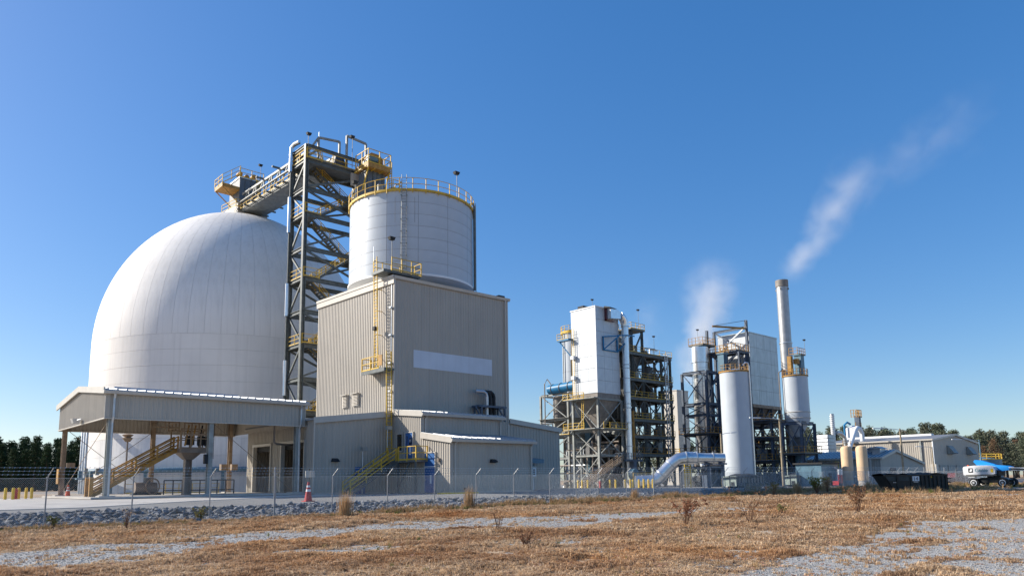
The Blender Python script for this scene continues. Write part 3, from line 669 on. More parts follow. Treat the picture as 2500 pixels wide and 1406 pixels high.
a = math.radians(229); tdir = Vector((-math.sin(a), math.cos(a), 0))
ladder(tank, on_tank(a,.18,TZ0-.2), on_tank(a,.18,TZ1+1.5), tdir, 'steel_grey', .46, .022)
for z in np.linspace(TZ0+.5, TZ1-.6, 7):
    for s in (-1,1): part('ladder_bracket', MB().beam(on_tank(a,0,z)+tdir*.23*s, on_tank(a,.3,z)+tdir*.3*s, .05), 'steel', tank)
for aa in (221, 238): part('bolt_row', MB().beam(on_tank(R_(aa),.01,TZ1-3.2), on_tank(R_(aa),.01,TZ1-.7), .02), 'joint', tank)
a = math.radians(312); part('drain_pipe', MB().pipe([on_tank(a,-.6,TZ1+.6),on_tank(a,.1,TZ1+.75),on_tank(a,.24,TZ1+.3),on_tank(a,.24,TZ0-.3)], .13, 8), 'steel', tank, True)
a = math.radians(317); ladder(tank, on_tank(a,.3,TZ0-.2), on_tank(a,.3,TZ1+.9), (-math.sin(a), math.cos(a)), 'steel_grey', .5, .03)
for a in (168, 282): lamp_on_pole(tank, on_tank(R_(a),-.2,TZ1+.1), 2.8 if a > 200 else 2.2, (-1,0))
part('roof_nozzles', MB().tube(on_tank(R_(200),-1,TZ1), on_tank(R_(200),-1,TZ1+1.2), .3, 10), 'steel_grey', tank, True)

# bucket elevator behind the tank
el = thing('bucket_elevator', 'dark bucket elevator head with yellow drive platform behind the pale tank', 'elevator', (46, 76, .75))
part('casing', MB().box(44.6, 47.4, 75.6, 77.2, .75, 41.2), 'steel_dark', el)
for x in (44.95, 45.7, 46.3, 47.0): part('casing_rib', MB().box(x-.05, x+.05, 75.5, 75.6, 25, 40.4), 'steel', el)
part('platform', MB().box(44.4, 47.6, 74.6, 77.6, 39.9, 40.5), 'yellow_ochre', el)
for x in (44.2, 45.4, 46.6, 47.7): part('platform_joist', MB().beam((x,74.7,39.9), (x,77.5,39.9), .14), 'yellow', el)
for x in (44.5, 47.5): part('knee_brace', MB().beam((x,74.7,40), (x,76,37.4), .14), 'yellow', el)
handrail(el, [(44.4,77.6,40.5),(44.4,74.6,40.5),(47.6,74.6,40.5),(47.6,77.6,40.5)], 1.7, r=.045, step=1.4)
part('head_hood', MB().poly([(44.9,75.6,40.7),(47.1,75.6,40.7),(47.1,75.6,41.8),(46.6,75.6,42.3),(45.4,75.6,42.3),(44.9,75.6,41.8)], (0,1.4,0)), 'yellow_ochre', el)
part('drive_motor', MB().tube((44.6,75.1,41.2), (45.9,75.1,41.2), .38, 12), 'bluegrey', el, True)
ladder(el, (48.15,75.5,30), (48.15,75.5,41.7), (0,1), 'yellow', .6, .04)
handrail(el, [(48.1,74.8,38.2),(49.4,74.8,38.2),(49.4,76.4,38.2)], r=.04); part('step_platform', MB().box(48.0,49.4,74.8,76.4,38.0,38.2), 'yellow_ochre', el)

# ---------------------------------------------------------------- tan loadout tower
TX0, TX1, TY0, TY1 = 35.13, 48.57, 54.22, 68.5; TT = 19.75
tow = thing('loadout_tower', 'tall tan ribbed-metal tower building carrying the pale grey tank', 'building', (TX0, TY0, .75))
part('wall', MB().ribwall((TX0,TY1), (TX0,TY0), .75, TT+.3, TT, (-1,0), d=.045), 'siding', tow)
part('wall', MB().ribwall((TX0,TY0), (TX1,TY0), .75, TT, TT, (0,-1), d=.028), 'siding', tow)
part('wall', MB().ribwall((TX1,TY0), (TX1,TY1), .75, TT, TT+.3, (1,0)), 'siding', tow)
part('wall', MB().ribwall((TX1,TY1), (TX0,TY1), .75, TT+.3, TT+.3, (0,1)), 'siding', tow)
part('roof', MB().hexa([(TX0,TY0,TT-.1),(TX1,TY0,TT-.1),(TX1,TY1,TT+.2),(TX0,TY1,TT+.2),(TX0,TY0,TT+.1),(TX1,TY0,TT+.1),(TX1,TY1,TT+.4),(TX0,TY1,TT+.4)]), 'siding_roof', tow)
part('rake_trim', MB().hexa([(TX0-.16,TY0-.1,TT-.52),(TX0-.04,TY0-.1,TT-.52),(TX0-.04,TY1+.1,TT-.22),(TX0-.16,TY1+.1,TT-.22),(TX0-.16,TY0-.1,TT+.22),(TX0+.1,TY0-.1,TT+.22),(TX0+.1,TY1+.1,TT+.52),(TX0-.16,TY1+.1,TT+.52)]), 'trim', tow)
part('rake_cap', MB().hexa([(TX0-.22,TY0-.1,TT+.02),(TX0-.17,TY0-.1,TT+.02),(TX0-.17,TY1+.1,TT+.32),(TX0-.22,TY1+.1,TT+.32),(TX0-.22,TY0-.1,TT+.25),(TX0-.17,TY0-.1,TT+.25),(TX0-.17,TY1+.1,TT+.55),(TX0-.22,TY1+.1,TT+.55)]), 'trim', tow)
gut = part('gutter', MB().poly([(TX0-.1,TY0-.26,TT+.18),(TX0-.1,TY0-.2,TT-.08),(TX0-.1,TY0-.05,TT-.1),(TX0-.1,TY0-.05,TT+.2)], (TX1-TX0+.35,0,0)), 'trim', tow)
part('downspout', MB().box(TX1-.42, TX1-.27, TY0-.18, TY0-.04, 8, TT-.05), 'trim', gut)
part('corner_trim', MB().box(TX0-.06, TX0+.12, TY0-.05, TY0-.01, .9, TT-.1), 'trim', tow)
part('corner_trim', MB().box(TX1-.12, TX1+.06, TY0-.06, TY0-.03, .9, TT-.1), 'trim', tow)
part('roof_vent', MB().box(TX1-.9, TX1-.1, TY0+.2, TY0+.7, TT+.1, TT+.5), 'dark', tow)
part('faded_sign_patch', MB().ribwall((37.18,TY0-.034), (46.46,TY0-.034), 11.84, 13.45, 13.45, (0,-1), d=.006), 'faded_patch', tow, label='pale faded rectangular patch on the tower wall')
for y0, y1 in ((61.95,62.9),(59.9,60.95)):
    lo = part('louvre', MB().box(TX0-.16, TX0-.05, y0, y1, 8.72, 9.9), 'trim', tow)
    for i in range(8): part('slat', MB().hexa([(TX0-.26,y0+.06,8.8+.135*i),(TX0-.17,y0+.06,8.86+.135*i),(TX0-.17,y1-.06,8.86+.135*i),(TX0-.26,y1-.06,8.8+.135*i),(TX0-.26,y0+.06,8.83+.135*i),(TX0-.17,y0+.06,8.92+.135*i),(TX0-.17,y1-.06,8.92+.135*i),(TX0-.26,y1-.06,8.83+.135*i)]), 'trim', lo)
    part('hood', MB().box(TX0-.4, TX0-.05, y0-.05, y1+.05, 9.9, 9.96), 'trim', lo)
# wall platform, ladders, roof platform
part('platform', MB().box(34.0, 35.05, 54.0, 57.7, 11.35, 11.55), 'steel', tow); part('platform_edge', MB().box(33.93, 34.0, 53.9, 57.75, 11.2, 11.5), 'steel', tow)
handrail(tow, [(34.95,57.7,11.55),(34.0,57.7,11.55),(34.0,54.9,11.55)], 1.15, r=.035, step=1.2)
ladder(tow, (34.38,55.9,11.5), (34.38,56.3,22.0), (0,1), r=.035, w=.55)
ladder(tow, (34.6,54.0,4.4), (34.45,54.0,13.0), (1,0), r=.035, w=.5)
for z in (12.7, 14.8, 17, 19): part('ladder_standoff', MB().beam((34.38,56.2,z), (35.1,56.2,z), .05), 'yellow', tow)
part('gate', MB().box(33.95,34.0,54.3,54.9,11.75,12.7), 'yellow_ochre', tow)
part('flood_lamp', MB().box(34.2,34.6,56.0,56.4,15.2,15.5), 'dark', tow)
part('roof_platform', MB().box(34.2, 38.2, 54.6, 56.6, TT+.55, TT+.8), 'steel', tow); part('roof_unit', MB().box(35.3,37.4,54.7,55.6,TT+.2,TT+.75), 'dark', tow)
handrail(tow, [(34.4,56.6,TT+.8),(38.2,56.6,TT+.8),(38.2,54.5,TT+.8),(35.0,54.5,TT+.8)], 1.15, r=.035, step=1.0)
lamp_on_pole(tow, (35.2,54.8,TT+.6), 3.3, (-1,0)); part('finial', MB().tube((34.3,56.4,21.6), (34.3,56.4,23.0), .035, 6), 'galv', tow)
part('conduit', MB().tube((TX0-.1,54.5,8), (TX0-.1,54.5,TT-.6), .05, 6), 'galv', tow)
for z in (9.5, 12, 14.5, 17): part('conduit_clamp', MB().box(TX0-.3,TX0-.02,54.35,54.65,z,z+.12), 'galv', tow)
# pipe bends on a steel stand over the annex roof
ps = thing('pipe_stand', 'three dark pipe bends on a steel stand against the tower wall', 'pipes', (45.3, 53.4, 7.4))
for x in (44.0, 46.9):
    for y in (52.9, 53.9): part('leg', MB().beam((x,y,7.3), (x,y,8.6), .16), 'steel_blue', ps)
part('top_frame', MB().box(43.7,47.1,52.8,54.0,8.55,8.75), 'steel_blue', ps); part('brace', MB().beam((46.9,52.9,7.5), (46.2,52.9,8.5), .12), 'steel_blue', ps); part('strut', MB().beam((43.9,52.85,7.6),(43.2,52.85,8.6),.12), 'steel_blue', ps)
for i, x in enumerate((45.0, 45.45, 45.9)): part('pipe', MB().pipe([(x,53.3,7.4),(x,53.3,9.6),(x-.1,53.3,9.9),(x-.35,53.3,10.08),(x-1.2,53.5,10.1)], .17, 10), 'galv' if i == 0 else 'dark', ps, True)

# ---------------------------------------------------------------- annexes of the tower
def shed(name, label, x0, x1, y0, y1, zf, zb, base=.75, gutter=True):
    """Lean-to: low eave on the y0 side, roof rising to y1."""
    t = thing(name, label, 'building', (x0, y0, base))
    part('wall', MB().ribwall((x0,y1), (x0,y0), base, zb, zf, (-1,0), d=.045), 'siding', t)
    part('wall', MB().ribwall((x0,y0), (x1,y0), base, zf, zf, (0,-1), d=.028), 'siding', t)
    part('wall', MB().ribwall((x1,y0), (x1,y1), base, zf, zb, (1,0)), 'siding', t)
    s = (zb-zf)/(y1-y0); e = .3
    rf = part('roof', MB().hexa([(x0-.12,y0-e,zf-e*s),(x1+.12,y0-e,zf-e*s),(x1+.12,y1,zb),(x0-.12,y1,zb),(x0-.12,y0-e,zf-e*s+.14),(x1+.12,y0-e,zf-e*s+.14),(x1+.12,y1,zb+.14),(x0-.12,y1,zb+.14)]), 'metal_roof', t)
    for i in range(int((x1-x0)/.62)+1): x = x0+.62*i; part('roof_seam', MB().hexa([(x-.04,y0-e,zf-e*s+.14),(x+.04,y0-e,zf-e*s+.14),(x+.04,y1,zb+.14),(x-.04,y1,zb+.14),(x-.02,y0-e,zf-e*s+.22),(x+.02,y0-e,zf-e*s+.22),(x+.02,y1,zb+.22),(x-.02,y1,zb+.22)]), 'metal_roof', rf)
    part('rake_trim', MB().hexa([(x0-.2,y0-e,zf-e*s-.28),(x0-.12,y0-e,zf-e*s-.28),(x0-.12,y1-.05,zb-.28),(x0-.2,y1-.05,zb-.28),(x0-.2,y0-e,zf-e*s+.2),(x0-.12,y0-e,zf-e*s+.2),(x0-.12,y1-.05,zb+.2),(x0-.2,y1-.05,zb+.2)]), 'trim', t)
    g = part('gutter', MB().poly([(x0-.2,y0-e-.16,zf-.02),(x0-.2,y0-e-.12,zf-.22),(x0-.2,y0-e,zf-.24),(x0-.2,y0-e,zf+.02)], (x1-x0+.4,0,0)), 'trim', t)
    for x in (x0+.35, x1-.25): part('downspout', MB().pipe([(x,y0-e-.06,zf-.2),(x,y0-.1,zf-.45),(x,y0-.1,base+.1)], .065, 6), 'trim', g)
    part('base_plinth', MB().box(x0-.02, x1+.02, y0-.06, y0-.045, base-.2, base+.12), 'concrete', t)
    return t
ua = shed('upper_annex', 'upper tan lean-to annex with blue door above the steel landing', TX0, 43.95, 50.0, TY0-.02, 7.3, 7.72)
la = shed('lower_annex', 'lowest tan lean-to annex with half-lit blue door nearest the fence', TX0, 43.95, 46.03, 49.98, 4.95, 5.5)
def door(t, y0, y1, z0, z1, zm=None, sign=None):
    f = part('door', MB().box(TX0-.12, TX0-.05, y0, y1, z0, z1), 'blue_door', t)
    for a, b, c, d in ((y0-.08,y0,z0,z1+.08),(y1,y1+.08,z0,z1+.08),(y0,y1,z1,z1+.08)): part('door_frame', MB().box(TX0-.16, TX0-.05, a, b, c, d), 'trim', f)
    if zm: part('transom_bar', MB().box(TX0-.15, TX0-.12, y0, y1, zm-.03, zm+.04), 'white', f)
    part('handle', MB().box(TX0-.2, TX0-.12, y1-.18, y1-.1, z0+1.0, z0+1.1), 'galv', f)
    return f
d = door(la, 47.95, 49.35, .8, 3.95, 2.85); part('notice', MB().box(TX0-.15,TX0-.125,48.4,48.6,1.5,2.2), 'white', d)
d = door(ua, 51.1, 52.15, 3.5, 5.75)
part('glass_panel', MB().box(TX0-.14,TX0-.122,51.85,51.98,4.4,5.5), 'glass', d)
part('sign', MB().box(TX0-.15,TX0-.124,51.2,51.6,4.75,5.3), 'print_dark', d); part('sign', MB().box(TX0-.15,TX0-.124,51.3,51.55,3.9,4.6), 'white', d)
for z in (4.98, 5.06, 5.14): part('sign_line', MB().box(TX0-.155,TX0-.151,51.26,51.54,z,z+.03), 'white', d)
w = part('window', MB().box(TX0-.1,TX0-.05,52.7,53.45,4.3,5.7), 'glass', ua)
for a, b, c, e_ in ((52.62,52.7,4.22,5.78),(53.45,53.53,4.22,5.78),(52.7,53.45,4.22,4.3),(52.7,53.45,5.7,5.78)): part('window_frame', MB().box(TX0-.13,TX0-.05,a,b,c,e_), 'trim', w)
part('notice', MB().box(TX0-.12,TX0-.105,53.1,53.25,4.3,4.6), 'white', w)
part('wall_lamp', MB().box(TX0-.25,TX0-.05,47.3,47.55,3.2,3.5), 'brownpipe', la)
wl = MB().hexa([(39.1,45.6,3.18),(39.7,45.6,3.18),(39.7,45.98,3.12),(39.1,45.98,3.12),(39.15,45.68,3.3),(39.65,45.68,3.3),(39.65,45.98,3.42),(39.15,45.98,3.42)]); part('wall_lamp', wl, 'dark', la)
part('wall_bracket', MB().box(36.4,36.5,45.9,45.98,1.0,1.15), 'dark', la)
ew = thing('east_wing', 'plain tan side wing with sloping top at the far right of the tower', 'building', (48.6, 54.25, .6))
part('wall', MB().ribwall((48.6,54.26), (55.8,54.26), .45, 7.5, 6.85, (0,-1), d=.04, pitch=.4), 'siding', ew); part('wall', MB().ribwall((55.8,54.26), (55.8,66), .45, 6.85, 6.85, (1,0)), 'siding', ew)
part('roof', MB().hexa([(48.6,54.1,7.5),(55.95,54.1,6.83),(55.95,66,6.83),(48.6,66,7.5),(48.6,54.1,7.66),(55.95,54.1,7.0),(55.95,66,7.0),(48.6,66,7.66)]), 'metal_roof', ew)
part('rake_trim', MB().hexa([(48.6,54.0,7.28),(56,54.0,6.6),(56,54.09,6.6),(48.6,54.09,7.28),(48.6,54.0,7.75),(56,54.0,7.08),(56,54.09,7.08),(48.6,54.09,7.75)]), 'trim', ew)
part('awning', MB().hexa([(48.8,53.0,3.35),(52.2,53.0,3.35),(52.2,54.2,3.55),(48.8,54.2,3.55),(48.8,53.0,3.75),(52.2,53.0,3.75),(52.2,54.2,3.9),(48.8,54.2,3.9)]), 'bluegrey', ew)
d = part('door', MB().box(49.4,51.9,54.12,54.2,.6,3.3), 'bluegrey', ew); part('handle', MB().box(51.5,51.6,54.02,54.12,1.6,1.7), 'galv', d)
part('wall_lamp', MB().box(48.9,49.3,53.9,54.2,4.2,4.6), 'dark', ew)
cp = thing('control_panel', 'small cream framed panel standing beside the side wing door', 'panel', (49.6, 52.0, .6))
part('case', MB().box(49.35,50.15,51.95,52.1,1.9,3.0), 'trim', cp); part('dial_plate', MB().box(49.5,50.0,51.9,51.95,2.05,2.85), 'white', cp); part('leg', MB().box(49.7,49.8,52.0,52.08,.6,1.9), 'galv', cp)
for z in (2.2,2.4,2.6): part('display', MB().box(49.62,49.88,51.885,51.9,z,z+.13), 'dark', cp)

ww = thing('west_wing', 'tan west wing with two open bay doors beside the canopy', 'building', (27.9, 54.4, .75))
wz = lambda x: 6.75+.12*(x-27.9)
part('wall', MB().ribwall((27.9,54.4), (35.1,54.4), .75, wz(27.9), wz(35.1), (0,-1), d=.03), 'siding', ww)
for y0, y1, z0, z1 in ((54.4,56.1,.75,5.0),(60.4,62.5,.75,5.0),(66.2,67.8,.75,5.0)): part('wall', MB().ribwall((27.9,y1), (27.9,y0), z0, z1, z1, (-1,0), d=.045), 'siding', ww)
part('wall', MB().ribwall((27.9,67.8), (27.9,54.4), 5.0, wz(27.9), wz(27.9), (-1,0), d=.045), 'siding', ww)
part('wall', MB().ribwall((27.9,67.8), (35.1,67.8), .75, wz(27.9), wz(35.1), (0,1)), 'siding', ww)
part('inner_wall', MB().box(34.9,35.05,54.5,67.7,.75,7), 'equipment', ww); part('floor', MB().box(28,35,54.5,67.7,.6,.78), 'concrete', ww)
for y0, y1 in ((56.1,60.4),(62.5,66.2)):
    for y in (y0, y1): part('door_jamb', MB().box(27.75,28.1,y-.07,y+.07,.75,5.0), 'trim', ww)
    part('door_header', MB().box(27.72,28.1,y0-.1,y1+.1,5.0,5.22), 'trim', ww)
    part('door_curtain', MB().box(28.15,28.3,y0+.05,y1-.05,4.55,5.1), 'dark', ww)
part('roof', MB().hexa([(27.7,54.3,6.72),(35.1,54.3,7.6),(35.1,68,7.6),(27.7,68,6.72),(27.7,54.3,6.86),(35.1,54.3,7.74),(35.1,68,7.74),(27.7,68,6.86)]), 'metal_roof', ww)
part('rake_trim', MB().hexa([(27.65,54.18,6.42),(35.0,54.18,7.3),(35.0,54.28,7.3),(27.65,54.28,6.42),(27.65,54.18,6.92),(35.0,54.18,7.8),(35.0,54.28,7.8),(27.65,54.28,6.92)]), 'trim', ww)
part('downspout', MB().pipe([(27.75,54.3,6.5),(27.75,54.32,6.0),(27.75,54.32,.9)], .07, 6), 'trim', ww)
part('base_plinth', MB().box(27.9,35.1,54.33,54.36,.6,.9), 'concrete', ww)
part('wall_lamp', MB().hexa([(29.3,54.0,3.4),(29.95,54.0,3.4),(29.95,54.36,3.36),(29.3,54.36,3.36),(29.36,54.1,3.52),(29.9,54.1,3.52),(29.9,54.36,3.66),(29.36,54.36,3.66)]), 'dark', ww)
d = part('door', MB().box(31.5,32.45,54.24,54.34,.75,2.95), 'blue_door', ww); part('handle', MB().box(32.25,32.33,54.14,54.24,1.75,1.85), 'galv', d)
for x, z in ((31.95,4.35),(34.3,6.2)):
    pl = part('lamp_post', MB().tube((x-.3,53.4,.8), (x-.3,53.4,z), .04, 6), 'galv', ww); part('lamp_head', MB().box(x-.4,x+.1,53.25,53.6,z-.1,z+.2), 'steel_grey', pl)
part('machine', MB().box(30,32.5,57,60,.8,2.6), 'equipment', ww); part('machine', MB().box(30.5,33.5,63,65.5,.8,3.2), 'equipment', ww)

# yellow-railed stair and landing at the upper annex door
es = thing('entry_stair', 'steel entry stair with yellow handrails up to the blue annex door', 'stairs', (32, 52.5, .75))
part('landing', MB().box(33.9,35.05,49.0,53.3,3.25,3.42), 'grating', es)
for x, y in ((33.95,49.1),(33.95,51.6),(33.95,53.2)): part('post', MB().beam((x,y,.75), (x,y,3.25), .14), 'steel', es)
part('knee_brace', MB().beam((33.95,51.5,1.2), (33.95,50,3.2), .1), 'steel', es)
handrail(es, [(35.0,49.0,3.42),(33.9,49.0,3.42),(33.9,51.5,3.42)], 1.1, r=.035, step=1.3)
flight(es, (29.7,51.9,.75), (33.9,51.9,3.35), (0,1.2), 'steel', 'yellow', r=.038)
handrail(es, [(33.9,53.25,3.42),(35.0,53.35,3.42)], 1.1, r=.035)
part('wheel_stop', MB().box(33.2,37.0,44.9,45.2,.66,.82), 'bolyellow', la)

# ---------------------------------------------------------------- loading canopy
CX0, CX1, CY0, CY1, EZ, BZ, PZ, PY = 12.95, 27.7, 55.8, 70.4, 8.15, 6.3, 8.95, 63.1
can = thing('loading_canopy', 'open tan metal canopy on steel posts beside the white dome', 'canopy', (13, 56, .8))
part('fascia', MB().ribwall((CX0,CY0), (CX1,CY0), BZ, EZ, EZ, (0,-1), d=.03), 'siding', can)
part('fascia', MB().ribwall((CX0,PY), (CX0,CY0), BZ, PZ-.1, EZ, (-1,0), d=.045), 'siding', can); part('fascia', MB().ribwall((CX0,CY1), (CX0,PY), BZ, EZ, PZ-.1, (-1,0), d=.045), 'siding', can)
part('fascia', MB().ribwall((CX0,CY1), (CX1,CY1), BZ, EZ, EZ, (0,1)), 'siding', can); part('fascia', MB().ribwall((CX1,CY0), (CX1,CY1), BZ, EZ, EZ, (1,0)), 'siding', can)
for ya, za, yb, zb in ((CY0-.25,EZ-.02,PY,PZ), (CY1+.25,EZ-.02,PY,PZ)):
    rf = part('roof', MB().hexa([(CX0-.15,ya,za),(CX1+.15,ya,za),(CX1+.15,yb,zb),(CX0-.15,yb,zb),(CX0-.15,ya,za+.1),(CX1+.15,ya,za+.1),(CX1+.15,yb,zb+.1),(CX0-.15,yb,zb+.1)]), 'metal_roof', can)
    for i in range(25):
        x = CX0+.02+i*.61
        part('roof_seam', MB().hexa([(x-.07,ya,za+.1),(x+.07,ya,za+.1),(x+.05,yb,zb+.1),(x-.05,yb,zb+.1),(x-.03,ya,za+.2),(x+.03,ya,za+.2),(x+.03,yb,zb+.2),(x-.03,yb,zb+.2)]), 'metal_roof', rf)
    part('rake_trim', MB().hexa([(CX0-.25,ya,za-.2),(CX0-.15,ya,za-.2),(CX0-.15,yb,zb-.2),(CX0-.25,yb,zb-.2),(CX0-.25,ya,za+.24),(CX0-.15,ya,za+.24),(CX0-.15,yb,zb+.24),(CX0-.25,yb,zb+.24)]), 'trim', can)
part('ridge_cap', MB().poly([(CX0+2.2,PY-.5,PZ+.12),(CX0+2.2,PY,PZ+.42),(CX0+2.2,PY+.5,PZ+.12)], (CX1-CX0-5,0,0)), 'metal_roof', can)
g = part('gutter', MB().poly([(CX0-.25,CY0-.42,EZ-.02),(CX0-.25,CY0-.38,EZ-.2),(CX0-.25,CY0-.25,EZ-.22),(CX0-.25,CY0-.25,EZ+.02)], (CX1-CX0+.45,0,0)), 'trim', can)
for x in (13.45, 27.25): part('downspout', MB().pipe([(x,CY0-.3,EZ-.2),(x,CY0-.12,EZ-.5),(x,CY0-.12,BZ+.1),(x,CY0+.1,BZ-.3),(x,CY0+.05,1.0)], .08, 6), 'galv', g)
part('soffit_trim', MB().box(CX0-.05,CX1+.05,CY0-.05,CY0+.06,BZ-.07,BZ), 'trim', can); part('soffit_trim', MB().box(CX0-.06,CX0+.06,CY0,CY1,BZ-.07,BZ), 'trim', can); part('soffit_trim', MB().box(CX0,CX1,CY1-.06,CY1+.06,BZ-.1,BZ), 'trim', can)
for x in (13.35, 20.2, 27.1):
    for y in (56.1, 70.0):
        c = part('post', MB().ibeam((x,y,.9), (x,y,8.0), .32, .42, t=.05), 'steel_grey' if y < 60 else 'steel_tan', can)  # far row's tan stands in for warm bounced light on the posts
        part('footing', MB().box(x-.5,x+.5,y-.5,y+.5,.78,1.0), 'concrete', c)
    part('rafter', MB().ibeam((x,56.1,7.75), (x,63.1,8.55), .25, .6, t=.04), 'steel_grey', can); part('rafter', MB().ibeam((x,63.1,8.55), (x,70,7.75), .25, .6, t=.04), 'steel_grey', can)
for y in (58, 60.5, 63, 65.5, 68): part('purlin', MB().beam((CX0,y,8.05+.1*(3-abs(y-63))*.3), (CX1,y,8.05+.1*(3-abs(y-63))*.3), .1, .2), 'steel_grey', can)
for p, q in (((13.4,70,1),(20.2,70,6.4)),((20.2,70,1),(13.4,70,6.4)),((13.4,56.2,6.4),(13.4,69.8,1.2)),((20.2,56.2,6.4),(27,56.2,1.0))): part('brace_rod', MB().tube(p, q, .022, 5), 'steel_tan', can)
part('flood_lamp', MB().hexa([(12.3,62,6.3),(12.7,62,6.3),(12.7,62.5,6.3),(12.3,62.5,6.3),(12.2,61.9,6.65),(12.8,61.9,6.65),(12.8,62.6,6.65),(12.2,62.6,6.65)]), 'galv', can); part('lamp_arm', MB().tube((12.5,60.6,6.5),(12.5,62,6.5),.05,6), 'galv', can)
part('hanging_pipe', MB().pipe([(25.6,57,6.8),(25.6,57,5.0),(25.8,57,4.85),(28.0,58.2,4.85)], .08, 8), 'brownpipe', can, True)
for x, y in ((27.0,69.6),): 
    part('speaker_box', MB().box(x-.95,x-.4,y-.4,y+.1,3.0,3.55), 'steel_tan', can); part('speaker_box', MB().box(x+.0,x+.55,y-.5,y,3.0,3.55), 'steel_tan', can)
part('wall_box', MB().box(13.5,14.1,69.3,69.6,3.2,3.6), 'steel_tan', can); part('pull_cord', MB().tube((20.8,57,6.3),(20.8,57,3.6),.02,5), 'dark', can); part('control_box', MB().box(19.75,19.98,55.8,56.1,3.2,3.9), 'dark', can)
part('guard_board', MB().box(13.0,13.1,69.6,70.3,1.9,3.1), 'yellow_ochre', can)

# truck access stair and platform under the canopy
ts = thing('truck_access_stair', 'ochre truck access stair rising to a caged platform under the canopy', 'stairs', (16, 59, .9))
flight(ts, (13.0,58.9,.9), (18.8,58.9,4.35), (0,1.0), 'yellow_ochre', 'yellow_ochre', r=.05)
part('platform', MB().box(18.75,20.95,58.2,60.6,4.1,4.4), 'brownpipe', ts)
ped = part('pedestal', MB().ibeam((19.75,59.4,.9), (19.75,59.4,4.1), .5, .5, up=(1,0,0), t=.06), 'brownpipe', ts); part('pedestal_cap', MB().hexa([(19.45,59.1,3.6),(20.05,59.1,3.6),(20.05,59.7,3.6),(19.45,59.7,3.6),(19.0,58.7,4.1),(20.5,58.7,4.1),(20.5,60.1,4.1),(19.0,60.1,4.1)]), 'brownpipe', ped)
handrail(ts, [(18.8,58.2,4.4),(20.95,58.2,4.4),(20.95,60.6,4.4),(18.8,60.6,4.4)], 1.5, mt='steel_tan', r=.045, step=.7)
handrail(ts, [(18.8,57.6,5.4),(20.95,57.6,5.4)], .9, mt='steel_tan', r=.04, step=.5, name='safety_cage'); handrail(ts, [(16.6,58.2,5.9),(18.6,58.2,5.9),(18.6,60.6,5.9)], .9, mt='steel_tan', r=.045, step=.8, name='gangway_rail')
for x in (19.1,19.6,20.1,20.6): part('gangway_link', MB().beam((x,58.3,4.6),(x+.2,58.1,6.2),.09), 'yellow_ochre' if x<19.9 else 'dark', ts)
for x in (19.3, 20.2): part('counterweight', MB().box(x,x+.55,58.4,58.9,4.7,5.4), 'dark', ts)
for y in (58.8, 60.0): part('stair_guard', MB().box(12.9,13.15,y-.15,y+.05,.85,2.3), 'yellow_ochre', ts)
gb = thing('guard_barrier', 'dark low pipe barrier along the concrete kerb under the canopy', 'barrier', (22, 60, .9))
m = MB()
for z in (1.25, 2.05): m.tube((19.0,62.4,z), (24.6,62.4,z), .05, 6)
part('rails', m, 'dark', gb)
for i in range(9): part('post', MB().tube((19.0+.7*i,62.4,.9), (19.0+.7*i,62.4,2.05), .05, 6), 'dark', gb)
ab = thing('sump_pump', 'rusty pump unit with hose coil on the canopy kerb', 'pump', (17.6, 63, .9))
part('casing', MB().tube((17.0,63,1.5),(18.6,63,1.5),.42,12), 'brownpipe', ab, True); part('skid', MB().box(16.8,18.9,62.6,63.4,.9,1.1), 'dark', ab)
part('hose_coil', MB().pipe([(18.2+.5*math.cos(a),62.5,1.6+.6*math.sin(a)) for a in np.linspace(0,6.28,20)], .06, 6), 'steel_tan', ab, True); part('motor', MB().tube((17.9,63,1.8),(17.9,63,2.3),.25,10), 'equipment', ab, True)
dp = thing('dome_service_pipes', 'grey service pipes running around the foot of the dome', 'pipes', (22, 88, .8))
part('ring_pipe', MB().pipe([(DC[0]+(DR+1.2)*math.cos(a), DC[1]+(DR+1.2)*math.sin(a), 3.5) for a in np.linspace(R_(188), R_(258), 26)], .32, 10), 'bluegrey', dp, True)
for a in (192,206,220,234,246): part('pipe_support', MB().beam((DC[0]+(DR+1.2)*math.cos(R_(a)), DC[1]+(DR+1.2)*math.sin(R_(a)), .8), (DC[0]+(DR+1.2)*math.cos(R_(a)), DC[1]+(DR+1.2)*math.sin(R_(a)), 3.2), .3), 'bluegrey', dp)
for k, a in enumerate((193.5, 195, 196.5)):
    x, y = DC[0]+(DR+2.3)*math.cos(R_(a)), DC[1]+(DR+2.3)*math.sin(R_(a)); xi, yi = DC[0]+(DR+.1)*math.cos(R_(a+2)), DC[1]+(DR+.1)*math.sin(R_(a+2))
    part('riser', MB().pipe([(x,y,.8),(x,y,8.4),(x+.2,y,8.8),(x+.6,y,9.0),(xi,yi,9.0)], .16, 8), 'galv', dp, True)
for k in range(4): part('valve', MB().box(20.4+.6*k,20.75+.6*k,98.2,98.6,2.7+.3*(k%2),3.5+.3*(k%2)), 'steel_grey' if k%2 else 'bluegrey', dp)
part('valve_shelf', MB().box(20.2,22.8,98.1,98.9,2.5,2.65), 'bluegrey', dp)
handrail(dp, [(24.5,94.5,.8),(33,88.2,.8)], mt='yellow', r=.05, step=1.6)
yl = thing('yard_lamp', 'short lamp on a thin post in front of the dome foot', 'lamp', (23.0, 88.8, .8)); part('pole', MB().tube((23.0,88.8,.8),(23.0,88.8,6.6),.09,8), 'brownpipe', yl); part('lamp_shade', MB().lathe((23.0,88.8,0),[(.25,6.5),(.55,6.9),(.3,7.0),(.6,7.25),(.2,7.4)],14), 'steel_tan', yl, True)
